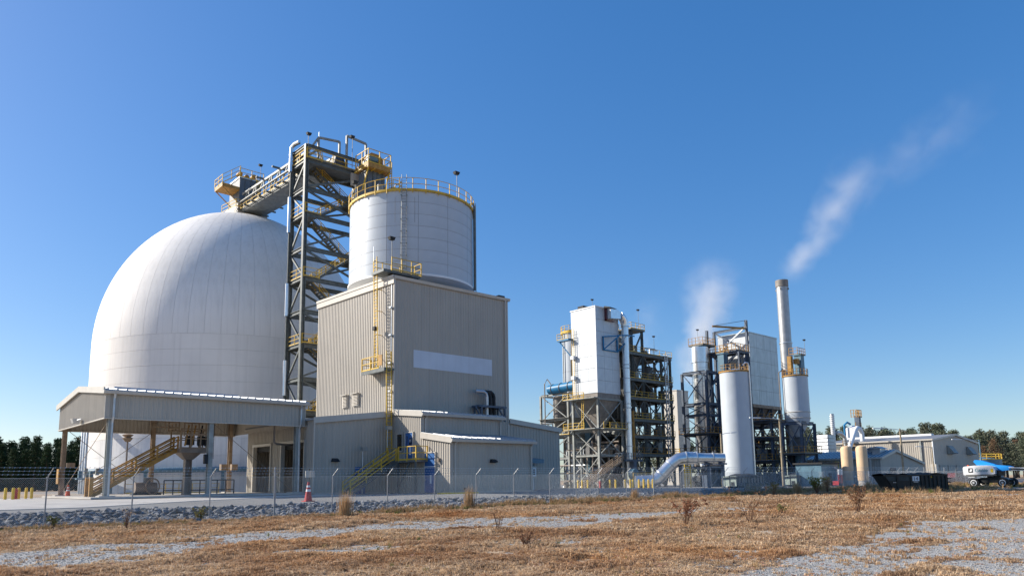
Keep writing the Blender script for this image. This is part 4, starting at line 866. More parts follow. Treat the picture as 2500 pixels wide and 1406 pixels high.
def cone(name, label, x, y, h, mt, grp=None, big=False):
    z = gz(x, y) if y < 41 else .82
    t = thing(name, label, 'cone', (x, y, z), grp)
    part('base', MB().box(x-.25*h,x+.25*h,y-.25*h,y+.25*h,z,z+.05), mt, t)
    c = part('body', MB().lathe((x,y,z), [(.2*h,.05),(.05*h,h)], 16), mt, t, True)
    for a, b in ((.5,.62),(.72,.82)): part('white_band', MB().lathe((x,y,z), [(.2*h-(.15*h)*a+.004,h*a),(.2*h-.15*h*b+.004,h*b)], 16, cap=False), 'white', c, True)
    return t
cone('traffic_cone', 'small orange traffic cone by the far left canopy post', 13.6, 68.7, 1.0, 'orange')
c = cone('safety_cone', 'tall red cone with a cream sign board on the yard edge', 20.6, 40.9, 1.15, 'red'); part('sign_board', MB().box(20.32,20.6,40.75,40.8,2.0,2.4), 'trim', c); part('sign_board', MB().box(20.62,20.9,40.75,40.8,2.0,2.4), 'trim', c); part('sign_post', MB().tube((20.6,40.85,1.7),(20.6,40.85,2.5),.02,6), 'dark', c)
def bollard(x, y, z, h=1.15, r=.11, label='', grp='', mt='bolyellow'):
    t = thing('bollard', label, 'bollard', (x, y, z), grp)
    part('post', MB().lathe((x,y,z), [(r,0),(r,h-.08),(r*.7,h-.01),(.01,h)], 12), mt, t, True); return t
for x, y in ((8.9,65.1),(9.3,64.6),(9.9,66.3),(10.6,67.8),(10.9,67.4)): bollard(x, y, .8, .85, .10, 'short yellow bollard in the row left of the canopy', 'yellow bollards left of the canopy')
hy = thing('fire_hydrant', 'small dark red hydrant between the yellow bollards at far left', 'hydrant', (9.6,65.6,.8)); part('barrel', MB().lathe((9.6,65.6,.8),[(.16,0),(.13,.1),(.13,.55),(.17,.6),(.1,.75),(.02,.8)],10), 'red', hy, True)

# ---------------------------------------------------------------- far process plant, left group (white baghouse)
BX0, BX1, BY0, BY1 = 104.6, 111.4, 91.4, 97.8
bh = thing('white_filter_house', 'tall white clad filter house on a steel frame with hopper below', 'filter house', (BX0, BY0, .1))
part('casing', MB().box(BX0+.06,BX1-.06,BY0+.06,BY1-.06,18.0,34.6), 'joint', bh)
nb_ = 7; hz = (34.7-18.0)/nb_
for i in range(nb_):
    a, b = 18+i*hz+.025, 18+(i+1)*hz-.025
    for j in range(3):
        u0, u1 = BY0+(BY1-BY0)*j/3+.015, BY0+(BY1-BY0)*(j+1)/3-.015; part('cladding_panel', MB().box(BX0,BX0+.05,u0,u1,a,b), 'panel_white', bh)
        u0, u1 = BX0+(BX1-BX0)*j/3+.015, BX0+(BX1-BX0)*(j+1)/3-.015; part('cladding_panel', MB().box(u0,u1,BY0,BY0+.05,a,b), 'panel_white', bh)
part('roof', MB().box(BX0-.12,BX1+.12,BY0-.12,BY1+.12,34.65,34.85), 'white', bh); part('corner_trim', MB().box(BX0-.1,BX0+.1,BY0-.1,BY0+.1,18,34.65), 'white', bh)
part('skirt', MB().box(BX0+.1,BX1-.1,BY0+.1,BY1-.1,17.0,18.0), 'hopper', bh)
part('hopper', pyramid(MB(), BX0+.2,BX1-.2,BY0+.2,BY1-.2,17.0,108,94.6,10.4,.5), 'hopper', bh)
part('hopper_outlet', MB().tube((108,94.6,8.5),(108,94.6,10.5),.5,12), 'equipment', bh, True)
frame(bh, [BX0,BX1+.2], [BY0,BY1], [6.2,11.1,16.9], .1, .42, .42, 'steel_grey', 'x')
for z, e in ((17.05,1.6),(11.25,1.6)):
    part('walkway', MB().box(BX0-e,BX0-.1,BY0-.5,BY1+1.2,z-.15,z), 'steel_grey', bh); handrail(bh, [(BX0-.1,BY1+1.2,z),(BX0-e,BY1+1.2,z),(BX0-e,BY0+2.2,z)], 1.15, r=.055, step=1.5)
part('walkway', MB().box(BX0,BX1+.3,BY0-1.3,BY0-.2,11.1,11.25), 'steel_grey', bh); handrail(bh, [(BX0,BY0-1.3,11.25),(BX1+.3,BY0-1.3,11.25)], 1.15, r=.05)
ladder(bh, (BX0-.4,97.1,17), (BX0-.4,97.1,31.2), (0,1), 'yellow', .55, .035, .4); ladder(bh, (BX0-1.0,94.6,11.2), (BX0-.6,94.6,18.2), (0,1), 'yellow', .5, .035, .4)
for z in (21,25): part('ladder_guard', MB().box(BX0-.75,BX0-.1,96.7,97.5,z,z+.7), 'white', bh)
part('blue_platform', MB().box(BX0-1.2,BX0-.05,97.5,100.6,28.9,29.25), 'blue_paint', bh); part('platform_brace', MB().beam((BX0-.6,100.4,28.9),(BX0-.1,97.8,25.6),.18), 'blue_paint', bh)
handrail(bh, [(BX0-.1,100.6,29.25),(BX0-1.2,100.6,29.25),(BX0-1.2,97.6,29.25)], 1.15, r=.055, step=1.2)
# exhaust duct on the right face
dk = thing('exhaust_duct', 'shiny banded metal duct dropping beside the white filter house', 'duct', (112.6, 90.6, 3))
DXc, DYc = 112.3, 90.5
part('vertical_run', MB().tube((DXc,DYc,3.0),(DXc,DYc,31.6),.68,24), 'aluminium', dk, True)
arc = [(DXc-1.5+1.5*math.cos(t), DYc+.1*(1-math.cos(t)), 31.6+1.9*math.sin(t)) for t in np.linspace(0,1.45,9)]
part('elbow', MB().pipe(arc, .78, 24), 'aluminium', dk, True)
part('transition', MB().hexa([(107.6,90.0,32.5),(110.4,89.9,32.75),(110.4,91.3,32.75),(107.6,91.35,32.5),(107.6,90.0,34.6),(110.4,89.9,34.2),(110.4,91.3,34.2),(107.6,91.35,34.6)]), 'aluminium', dk)
for a, b, c, d_ in ((107.3,107.55,32.2,34.7),(107.3,109.8,32.2,32.4)): part('red_flange', MB().box(a,b,91.0,91.38,c,d_), 'maroon', dk)
part('rain_hood', MB().hexa([(107.1,89.7,34.5),(109.2,89.7,34.5),(109.2,91.3,34.7),(107.1,91.3,34.7),(107.1,89.9,34.7),(109.0,89.9,34.6),(109.0,91.3,35.1),(107.1,91.3,35.1)]), 'dark', dk)
for z in (31.5,23.9,23.2,21.2,18.4,16.2,15.4,12.5,8): part('band', MB().lathe((DXc,DYc,0),[(.69,z-.1),(.80,z-.08),(.80,z+.08),(.69,z+.1)],24,cap=False), 'galv', dk, True)
for p, q in (((106.4,91.3,28.9),(111.2,89.4,29.5)),((106.4,91.3,26.4),(110.8,91.2,26.4)),((106.5,91.2,26.4),(109.5,89.6,29.3)),((111.2,89.4,29.5),(115.3,90.6,30.0)),((106.5,91.2,28.9),(106.5,91.2,26.4)),((110.8,91.2,26.5),(111.3,89.8,28)),((111.2,92,29.9),(115.3,90.6,30.0)),((110.6,91.2,26.4),(110.6,91.2,29))): part('support_bar', MB().beam(p,q,.22), 'blue_paint', dk)
# process structure right of the filter house
pr = thing('process_structure', 'dark multi-level open steel structure packed with vessels and yellow railings', 'structure', (121, 95, .1))
PXs, PYs = [115.6,119.0,125.1,128.2], [91.6,95.6,100.5]; PL = [6.4,10.0,13.3,17.6,21.4,26.7]
frame(pr, PXs, PYs, PL, .1, .42, .5, 'steel', 'x', 'v', .3)
for z in PL:
    part('floor_grating', MB().box(113.4,128.4,91.4,100.6,z+.26,z+.32), 'grating', pr)
    handrail(pr, [(113.6,91.2,z+.32),(128.5,91.2,z+.32),(128.5,95,z+.32)], 1.15, r=.05, step=2, mt='yellow' if z > 12 else 'yellow_ochre')
    part('edge_beam', MB().ibeam((113.4,91.3,z),(128.5,91.3,z),.3,.6), 'steel', pr)
for x, y in ((115.6,91.6),(119,91.6),(115.6,95.6),(119,95.6)): part('column', MB().ibeam((x,y,26.7),(x,y,31.6),.42,.42,up=(1,0,0)), 'steel', pr)
part('top_deck', MB().box(115.0,119.6,91.2,96.2,31.5,31.8), 'steel', pr); handrail(pr, [(115.2,96,31.8),(115.2,91.2,31.8),(119.5,91.2,31.8),(119.5,96,31.8)], 1.2, r=.055)
part('brace', MB().beam((116.2,91.6,27),(119,91.6,31.2),.25), 'steel', pr)
part('top_vessel', MB().lathe((116.6,94.4,0),[(.2,26.9),(1.6,27.3),(1.6,30.2),(1.0,30.6),(1.0,31.5)],24), 'steel_grey', pr, True); part('cyclone', MB().lathe((116.2,94.0,0),[(.4,20.8),(1.9,24.0),(1.9,26.4)],20), 'equipment', pr, True)
part('hopper_bin', pyramid(MB(),114,118.8,92,96.5,26.3,116.4,94.2,18,.5), 'equipment', pr)
lamp_on_pole(pr,(117.6,91.2,31.9),4.0,(-1,0)); lamp_on_pole(pr,(122.5,91.2,27),4.0,(-1,0))
rr = random.Random(3)
for i in range(46):
    z0 = rr.choice(PL+[.3]); x, y = rr.uniform(114.2,127.6), rr.uniform(92.5,99.5); h, r = rr.uniform(1.2,3.2), rr.uniform(.35,1.1)
    if i % 3 == 0: part('vessel', MB().lathe((x,y,z0+.35),[(r*.5,0),(r,.3),(r,h),(r*.5,h+.3)],14), rr.choice(('equipment','dark','steel_grey','hopper')), pr, True)
    elif i % 3 == 1: part('machine', MB().box(x-r,x+r,y-r,y+r,z0+.33,z0+h), rr.choice(('equipment','dark','hopper','steel')), pr)
    else: part('pipe_run', MB().pipe([(x,y,z0+.4),(x,y,z0+h),(x+rr.uniform(-4,4),y,z0+h+.1)], .16, 6), rr.choice(('brownpipe','galv','steel_grey')), pr, True)
part('added_backing', MB().box(114,124,100.7,101,.2,20), 'equipment', pr)  # added sheet behind the frame that keeps the interior dark
ladder(pr,(126.2,91.1,1),(126.2,91.1,27.5),(1,0),'galv',.9,.08,.4); part('riser', MB().tube((114.4,91.0,.2),(114.4,91.0,15),.28,10), 'yellow_ochre', pr)
rr = random.Random(77)
for i in range(60):
    z0 = rr.choice(PL[:-1]+[.3]); x = rr.uniform(113.8,128); y = rr.uniform(91.8,99.8)
    if i%4==0: part('vertical_pipe', MB().tube((x,y,z0),(x,y,z0+rr.uniform(3,8)),rr.uniform(.08,.22),7), rr.choice(('brownpipe','galv','steel_grey','equipment')), pr, True)
    elif i%4==1: x1 = rr.uniform(113.8,128); part('cable_tray', MB().beam((min(x,x1),y,z0+3),(max(x,x1)+1,y,z0+3),.4,.15), rr.choice(('galv','steel_grey','steel')), pr)
    elif i%4==2: part('brace', MB().beam((x,92.2,z0+.3),(x+rr.choice((-3,3)),92.2,z0+3.6),.18), 'steel', pr)
    else: part('cabinet', MB().box(x-.5,x+.5,92,93,z0+.33,z0+rr.uniform(1.5,2.6)), rr.choice(('equipment','dark','hopper','steel_grey')), pr)
part('round_drum', MB().tube((124.5,94,18.9),(124.5,98,18.9),1.15,18), 'trim', pr, True)
# lower equipment under the filter house and frame at its left
lf = thing('vessel_frame', 'pale steel frame left of the filter house holding a brown vessel and ducts', 'structure', (107, 104, .1))
frame(lf, [106.6,110.6], [101.0,108.8], [6.0,10.4,13.8,19.0], .1, .4, .42, 'steel_grey', 'x')
part('vessel', MB().lathe((108.6,105.4,0),[(.5,11.2),(1.15,13.4),(1.3,14.2),(1.3,18.6),(1.0,18.9)],20), 'hopper', lf, True)
for z in (14.6,15.8,17): part('hoop', MB().lathe((108.6,105.4,0),[(1.3,z),(1.38,z+.03),(1.38,z+.15),(1.3,z+.18)],20,cap=False), 'steel', lf, True)
part('blue_duct', MB().tube((106.0,105.6,20.0),(106.6,98.4,20.3),.95,18), 'blue_paint', lf, True)
for t in (.15,.45,.75): c = Vector((106.0,105.6,20)).lerp(Vector((106.6,98.4,20.3)),t); part('duct_ring', MB().tube(c-Vector((0,.06,0)),c+Vector((0,.06,0)),1.05,18), 'steel', lf, True)
part('vent_pipe', MB().pipe([(106.2,107.2,.2),(106.2,107.2,21.4),(106.2,106.4,22.3),(106.2,105.4,21.2)],.12,6), 'brownpipe', lf, True)
for z in (10.4,13.8): part('floor_grating', MB().box(106,111,100.6,109.2,z+.22,z+.28), 'grating', lf)
handrail(lf,[(106.2,104.6,10.7),(106.2,100.6,10.7)],1.15,r=.055)
rr = random.Random(9)
for i in range(26):
    x, y, z = rr.uniform(105.5,112), rr.uniform(92.5,108), rr.choice((.2,.2,6.4,10.8)); h, r = rr.uniform(1,3.4), rr.uniform(.3,.9)
    if z > 6.5 and y < 100: z = 6.4; h = min(h, 1.8)
    if i % 2: part('tank', MB().lathe((x,y,z),[(r,0),(r,h),(r*.4,h+.3)],12), rr.choice(('brownpipe','hopper','equipment','steel_tan')), lf, True)
    else: part('pipe_run', MB().pipe([(x,y,z),(x,y,z+h),(x+rr.uniform(-3,3),y+rr.uniform(-3,3),z+h)],.18,6), rr.choice(('brownpipe','galv','steel_tan','trim')), lf, True)
for i in range(70):
    x, y, z = rr.uniform(104.9,113), rr.uniform(91.7,100), rr.choice((.3,1.5,3,4.5,6.4,7.5,9)); r = rr.uniform(.07,.2)
    q = i%4
    if q==0: part('pipe_run', MB().tube((x,y,z),(x,min(108,y+rr.uniform(3,9)),z),r,6), rr.choice(('brownpipe','galv','steel_tan','trim','steel_grey')), lf, True)
    elif q==1: part('pipe_run', MB().tube((104.8,y,z),(104.8+rr.uniform(2,7),y,z),r,6), rr.choice(('brownpipe','galv','steel_tan','trim')), lf, True)
    elif q==2: part('vertical_pipe', MB().tube((x,y,.1),(x,y,rr.uniform(3,10)),r*1.3,6), rr.choice(('brownpipe','steel_tan','equipment','steel_grey')), lf, True)
    else: part('cabinet', MB().box(x-.5,x+.5,y-.5,y+.5,.1 if z<4 else 6.3,(.1 if z<4 else 6.3)+rr.uniform(1,2.6)), rr.choice(('equipment','hopper','steel_tan','brownpipe')), lf)
part('added_backing', MB().box(107,112,109,109.3,.2,9), 'steel_tan', lf); part('added_backing', MB().box(112.2,113,98,108,.2,12), 'equipment', lf)  # added sheets that stop light coming through behind the pipework
ls = thing('pale_silo', 'slim pale silo with yellow rim railing behind the white filter house', 'silo', (112.6,104.6,.1))
part('shell', MB().lathe((112.6,104.6,0),[(2.5,.1),(2.5,32.6)],36), 'tank_paint', ls, True); part('rim', MB().lathe((112.6,104.6,0),[(2.52,32.2),(2.75,32.2),(2.75,32.6),(2.0,32.7)],36,cap=False), 'yellow', ls, True)
handrail(ls,[(112.6+2.7*math.cos(a),104.6+2.7*math.sin(a),32.6) for a in np.linspace(0,6.28,17)],1.2,r=.055,step=1.2)
for z in (8,12,16,20,24,28): part('seam', MB().lathe((112.6,104.6,0),[(2.5,z),(2.53,z+.03),(2.5,z+.06)],36,cap=False), 'joint', ls, True)
part('standpipe', MB().tube((109.9,105.2,.1),(109.9,105.2,32.4),.12,6), 'steel_grey', ls)
for i in range(2): part('slot', MB().box(110.05+.3*i,110.2+.3*i,103.1,103.25,20,27), 'dark', ls)
eh = thing('elevator_head', 'dark elevator head with yellow caged platform above the filter house', 'elevator', (112.2,100.6,.1))
part('leg', MB().box(111.6,112.9,100,101.3,.1,36.6), 'bluegrey', eh); part('platform', MB().box(110.2,113,99.6,102.6,33.6,34.0), 'yellow_ochre', eh); handrail(eh,[(113,102.6,34),(110.2,102.6,34),(110.2,99.6,34),(113,99.6,34)],2.1,r=.06,step=1.1)
part('head', MB().box(110.8,113,100,101.6,36.4,37.4), 'dark', eh); part('knee_brace', MB().beam((110.4,102,33.6),(112,101.3,31.6),.18), 'yellow_ochre', eh); lamp_on_pole(eh,(113.2,99.6,36),3.0,(-1,0))
sf = thing('brown_access_stair', 'rust brown access stair climbing in front of the process structure', 'stairs', (102,88,.1))
flight(sf,(96.6,88,.1),(107.4,88,5.2),(0,1.3),'steel_tan','steel_tan',r=.06); part('landing', MB().box(107.4,112.4,87.4,90,5.0,5.25), 'steel_blue', sf); handrail(sf,[(107.4,90,5.25),(107.4,87.4,5.25),(112.4,87.4,5.25)],1.3,mt='steel_blue',r=.06,step=.8)
part('pier', MB().beam((110.2,88,.1),(110.2,88,5.0),1.0), 'steel_blue', sf)
fan = thing('blower_fan', 'pale blue blower on a concrete block with yellow rails beside the stair', 'blower', (108,86,.1))
part('block', MB().box(106,111,84.8,87.0,.1,1.6), 'concrete', fan); part('scroll', MB().tube((107.4,85.2,2.6),(107.4,86.2,2.6),1.0,20), 'bluegrey', fan, True); part('motor', MB().box(108.6,110.2,85.2,86.4,1.6,3.0), 'equipment', fan); handrail(fan,[(106,84.7,1.6),(111,84.7,1.6)],1.2,r=.07,step=1.2)
for x, y in ((96.7,89.7),(96.6,88.6),(96.5,87.2),(100.3,84.1),(103.5,83.4),(100.9,85.9),(91.3,71.9),(91.6,71.2),(91.1,69.9),(91.1,69.1),(104.0,85.0),(105.2,84.2)): bollard(x,y,gz(x,y),1.5,.17,'yellow pipe bollard guarding the process plant behind the fence','yellow bollards by the process plant')
hy = thing('fire_hydrant','red hydrant among the yellow bollards before the process plant','hydrant',(98.6,86.2,.15)); part('barrel', MB().lathe((98.6,86.2,.1),[(.25,0),(.2,.15),(.2,1.0),(.28,1.1),(.15,1.35),(.02,1.4)],10), 'red', hy, True)
bt = thing('beige_tower','plain beige concrete tower standing far behind the process structures','building',(157,111,.1)); part('wall', MB().box(157,162,110.4,114.6,.1,24.0), 'trim', bt); part('parapet', MB().box(156.9,162.1,110.3,114.7,24.0,24.3), 'concrete', bt)
handrail(bt,[(156.9,114,8),(156.9,110.3,8)],1.2,r=.06)
# big silver duct at ground level
sd = thing('silver_duct','large shiny insulated duct bending up from the ground before the plant','duct',(99,71,.1))
part('duct_body', MB().pipe([(94.6,75.2,1.25),(96.4,73.5,1.3),(97.2,72.7,1.7),(98.7,71.0,4.0),(99.4,70.2,4.75),(100.6,69.2,4.95),(101.6,68.2,4.9)],1.0,26), 'aluminium', sd, True)
part('tail_run', MB().tube((101.6,68.2,4.9),(105.0,65.3,4.8),.82,24), 'aluminium', sd, True)
for p, d_ in (((95.4,74.5,1.27),(1.8,-1.7,0)),((97.6,72.3,2.3),(1.5,-1.7,2.3)),((98.6,71.1,3.85),(1.5,-1.7,2.3)),((100.4,69.3,4.95),(1,-1,.1)),((101.6,68.2,4.9),(1,-.9,0)),((103.6,66.5,4.85),(1,-.85,0))):
    c, v = Vector(p), Vector(d_).normalized()*.09; part('band', MB().tube(c-v,c+v,1.07 if p[0]<102 else .9,26), 'galv', sd, True)
for x, y, h in ((99.6,70.0,3.8),(103.0,67.0,3.9),(104.8,65.5,3.9)):
    part('support', MB().beam((x,y,.1),(x,y,h),.4), 'steel_blue', sd); part('saddle', MB().box(x-.9,x+.9,y-.25,y+.25,h-.1,h+.15), 'steel_blue', sd)
ladder(sd,(99.5,68.6,.2),(99.5,68.6,3.9),(.75,-.66),'yellow',.9,.08,.3)

# ---------------------------------------------------------------- far process plant, right group
ct = thing('clad_absorber','shiny clad cylindrical tower standing in a dark blue steel frame','tower',(136.1,89.3,.1)); cA = (136.1,89.3)
part('shell', MB().lathe((*cA,0),[(1.15,4.7),(1.15,9.5),(1.72,11.0),(1.72,26.6)],36), 'aluminium', ct, True); part('top_shell', MB().lathe((*cA,0),[(1.74,26.4),(1.9,26.45),(1.9,29.8),(1.4,30.1)],36), 'aluminium', ct, True)
for i in range(15): z = 11.2+i; part('cladding_band', MB().lathe((*cA,0),[(1.72,z),(1.735,z+.02),(1.72,z+.05)],36,cap=False), 'galv', ct, True)
frame(ct, [133.6,138.1],[86.4,92.4],[6.6,10.8,14.9,17.3,24.1],.1,.48,.52,'steel_blue','x','uv',.3)
for z in (11.0,6.8):
    part('walkway', MB().box(132.2,139.1,85.0,92.8,z-.15,z+.02), 'steel_blue', ct); handrail(ct,[(132.2,92.8,z),(132.2,85.0,z),(139.1,85.0,z)],1.25,mt='yellow_ochre',r=.07,step=1.3)
part('top_platform', MB().box(134.6,139.2,87.4,91,30.0,30.3), 'steel', ct); handrail(ct,[(134.6,91,30.3),(134.6,87.4,30.3),(139.2,87.4,30.3),(139.2,91,30.3)],1.5,mt='yellow_ochre',r=.06,step=.9); lamp_on_pole(ct,(135.2,89,30.3),3.4,(1,0))
part('side_duct', MB().box(137.7,140.2,89.4,92,21,29.6), 'panel_grey', ct); ladder(ct,(139.2,88.9,24.3),(139.2,88.9,30.6),(1,0),'yellow_ochre',.9,.06)
for i, (x,y,z) in enumerate(((134.8,88,.3),(137.2,88,.3),(135.2,91,.3),(136.8,89.5,2.2))): part('pump_set', MB().box(x-.7,x+.7,y-.6,y+.6,z,z+1.8), 'equipment' if i%2 else 'dark', ct)
pl_ = thing('open_pipe_rack','dark blue low steel rack packed with pipes under the silver duct','rack',(126,78,.1))
frame(pl_, [112,117,122],[72.5,77.5],[3.6],.1,.35,.4,'steel_blue','k','v',.25)
for i in range(8): part('pipe_run', MB().tube((111.5,72.8+.6*i,3.95),(123,72.8+.6*i,3.95),.16+.05*(i%3),8), ('brownpipe','steel_blue','galv','dark')[i%4], pl_, True)
rr = random.Random(21)
for i in range(12): x, y = rr.uniform(112,122), rr.uniform(73,77); h = rr.uniform(1,2.8); part('equipment_box', MB().box(x-.7,x+.7,y-.5,y+.5,.1,h), rr.choice(('dark','equipment','steel_blue')), pl_)

def round_rail(t, c, r, z, mt='yellow_ochre', n=20, h=1.2, rr_=.06):
    m = MB(); rr_ *= .7
    for k in (.55*h, h): m.pipe([(c[0]+r*math.cos(a),c[1]+r*math.sin(a),z+k) for a in np.linspace(0,2*math.pi,37)], rr_, 5)
    for i in range(n): a = 2*math.pi*i/n; m.beam((c[0]+r*math.cos(a),c[1]+r*math.sin(a),z-.1),(c[0]+r*math.cos(a),c[1]+r*math.sin(a),z+h),rr_*2)
    m.lathe((*c,0),[(r-.15,z-.25),(r+.05,z-.25),(r+.05,z+.02),(r-.15,z+.02)],36,cap=False)
    part('rim_railing', m, mt, t)
s1 = thing('grey_silo','tall plain pale grey silo with yellow top railing before the dark structure','silo',(113.3,67.6,.1)); c1 = (113.3,67.6)
part('shell', MB().lathe((*c1,0),[(2.5,1.5),(2.5,19.8)],44), 'tank_paint', s1, True); part('skirt', MB().lathe((*c1,0),[(2.8,.1),(2.8,1.4),(2.5,1.55)],44), 'concrete', s1, True); part('roof', MB().lathe((*c1,0),[(2.5,19.8),(.3,20.4)],44), 'tank_paint', s1, True)
round_rail(s1,c1,2.55,19.85,h=1.05,rr_=.05); part('vent_pipe', MB().pipe([(112.7,65.5,20.7),(112.95,65.15,21.15),(113.4,64.98,21.1),(113.65,64.94,20.5),(113.65,64.94,1.6)],.145,8), 'aluminium', s1, True)
for z in (4.6,7.7,10.7,13.8,16.9): part('weld_seam', MB().lathe((*c1,0),[(2.5,z),(2.513,z+.03),(2.5,z+.06)],44,cap=False), 'tank_paint', s1, True)
part('bin_vent', MB().box(111.2,112.4,68.2,69.4,20.0,22.9), 'bluegrey', s1); part('bin_vent_cap', MB().box(111.05,112.55,68.05,69.55,22.9,23.15), 'bluegrey', s1)
for i in range(3): part('casing_rib', MB().box(111.37+.42*i,111.45+.42*i,68.1,68.2,20.2,22.8), 'steel_blue', s1)
handrail(s1,[(111.05,69.55,23.15),(111.05,68.05,23.15),(112.55,68.05,23.15),(112.55,69.55,23.15)],1.1,mt='yellow_ochre',r=.06,step=.7)
gb_ = thing('grey_filter_block','large weathered grey clad block on dark steel frame with hoist mast','filter house',(145.3,82.6,.1))
GX0,GX1,GY0,GY1,GZ0,GZ1 = 145.3,157.6,82.6,90.4,17.5,33.3
part('casing', MB().box(GX0+.06,GX1-.06,GY0+.06,GY1-.06,GZ0,GZ1), 'joint', gb_)
for i in range(5):
    a, b = GZ0+(GZ1-GZ0)*i/5+.03, GZ0+(GZ1-GZ0)*(i+1)/5-.03
    for j in range(4):
        u0, u1 = GX0+(GX1-GX0)*j/4+.02, GX0+(GX1-GX0)*(j+1)/4-.02; part('cladding_panel', MB().box(u0,u1,GY0,GY0+.05,a,b), 'panel_grey', gb_)
    for j in range(2):
        u0, u1 = GY0+(GY1-GY0)*j/2+.02, GY0+(GY1-GY0)*(j+1)/2-.02; part('cladding_panel', MB().box(GX0,GX0+.05,u0,u1,a,b), 'panel_white', gb_)
part('roof', MB().box(GX0-.1,GX1+.1,GY0-.1,GY1+.1,GZ1,GZ1+.2), 'panel_grey', gb_); part('skirt_beam', MB().box(GX0-.1,GX1+.1,GY0-.15,GY0-.02,GZ0-.7,GZ0), 'steel_tan', gb_)
frame(gb_,[139.0,142.0],[81.6,88.4],[5.0,8.6,13.0,17.0,22.5,28.2],.1,.4,.4,'steel_blue','x','uv',.25)
frame(gb_,[145.4,149.5,153.5,157.5],[83.0,89.8],[5.0,8.6,13.0,17.0],.1,.5,.5,'steel_blue','x','uv',.3)
for x in (147.4,151.5,155.5): part('hopper', pyramid(MB(),x-1.9,x+1.9,83.3,89.5,16.8,x,86.4,13.0,.4), 'hopper', gb_)
for z in (13.3,8.9,5.3):
    part('floor_grating', MB().box(143.6,158.6,81.6,90,z-.05,z+.02), 'grating', gb_); handrail(gb_,[(143.6,81.6,z),(158.6,81.6,z)],1.2,mt='yellow_ochre',r=.065,step=1.5)
for (x,y) in ((143.9,82.3),(143.9,90.4),(141,90.4)): part('mast_column', MB().ibeam((x,y,.1),(x,y,35.8 if y<85 else 34.4),.5,.5,up=(1,0,0),t=.08), 'steel_blue', gb_)
for z in (34.2,28.8,22.5,17,11): part('mast_beam', MB().ibeam((143.9,82.5,z),(143.9,90.4,z),.3,.55,t=.06), 'steel_blue', gb_)
for a, b in ((28.8,34.2),(22.5,28.8),(17,22.5),(11,17)):
    part('mast_brace', MB().beam((143.9,82.5,a),(143.9,90.4,b),.25), 'steel_blue', gb_); part('mast_brace', MB().beam((143.7,90.4,a),(143.7,82.5,b),.25), 'galv', gb_)
hb = part('hoist_beam', MB().beam((143.5,82.3,33.9),(138.6,87.4,34.6),.35), 'yellow_ochre', gb_); part('hoist_tie', MB().tube((143.7,82.4,35.7),(138.8,87.2,34.7),.05,5), 'dark', hb)
part('top_platform', MB().box(138.6,144,82,90.6,28.4,28.7), 'steel_blue', gb_); handrail(gb_,[(138.6,90.6,28.7),(138.6,82,28.7),(143.6,82,28.7)],1.4,mt='yellow_ochre',r=.07,step=1.0)
rr = random.Random(33)
for i in range(34):
    z0 = rr.choice((.2,.2,5.4,9.0)); x, y = rr.uniform(139,157), rr.uniform(84,89.5); h, r = rr.uniform(1.2,3.0), rr.uniform(.4,1.1)
    if i%3==0: part('vessel', MB().lathe((x,y,z0),[(r,0),(r,h),(r*.4,h+.3)],12), rr.choice(('equipment','dark','hopper')), gb_, True)
    elif i%3==1: part('machine', MB().box(x-r,x+r,y-r,y+r,z0,z0+h), rr.choice(('equipment','dark','steel_blue')), gb_)
    else: part('pipe_run', MB().pipe([(x,y,z0),(x,y,z0+h),(x+rr.uniform(-4,4),y,z0+h)],.2,6), rr.choice(('steel_blue','galv','brownpipe')), gb_, True)
part('added_backing', MB().box(138,157,90.8,91.1,.1,14), 'dark', gb_)  # added dark wall that blocks the light behind the frame
flight(gb_,(146,80.6,.1),(152,80.6,5.0),(0,1.0),'steel_blue','yellow_ochre',r=.07)
st_ = thing('exhaust_stack','tall slender metal exhaust stack trailing white steam','stack',(147.5,75.3,.1)); cS = (147.5,75.3)
part('shell', MB().lathe((*cS,0),[(1.24,.1),(1.24,30.0)],36), 'stack_metal', st_, True); part('upper_shell', MB().lathe((*cS,0),[(1.2,30.0),(1.2,42.4)],36), 'stack_metal', st_, True)
part('flange', MB().lathe((*cS,0),[(1.24,29.85),(1.36,29.88),(1.36,30.1),(1.2,30.15)],36,cap=False), 'galv', st_, True); part('top_band', MB().lathe((*cS,0),[(1.2,42.3),(1.33,42.35),(1.33,43.8),(1.15,43.8),(1.15,42.6)],36,cap=False), 'hopper', st_, True)
for a in (10,100,190,280): part('lifting_lug', MB().box(cS[0]+1.3*math.cos(R_(a))-.1,cS[0]+1.3*math.cos(R_(a))+.1,cS[1]+1.3*math.sin(R_(a))-.1,cS[1]+1.3*math.sin(R_(a))+.1,41.6,42.0), 'hopper', st_)
s2 = thing('ash_silo','pale silo on steel legs with cone and yellow railing beneath the stack','silo',(142.4,71.2,.1)); c2 = (142.4,71.2)
part('shell', MB().lathe((*c2,0),[(2.4,14.6),(2.4,22.0)],40), 'tank_paint', s2, True); part('cone', MB().lathe((*c2,0),[(.5,9.5),(2.35,13.0),(2.4,14.6)],40), 'tank_paint', s2, True); part('roof', MB().lathe((*c2,0),[(2.4,22),(.3,22.6)],40), 'tank_paint', s2, True)
for z in (14.5,13.3): part('stiffening_ring', MB().lathe((*c2,0),[(2.4,z),(2.5,z+.03),(2.5,z+.12),(2.4,z+.15)],40,cap=False), 'trim', s2, True)
round_rail(s2,c2,2.5,22.05); frame(s2,[139.6,145.2],[69.25,73.2],[6.2,12.3],.1,.5,.6,'steel_blue','x','uv',.35)
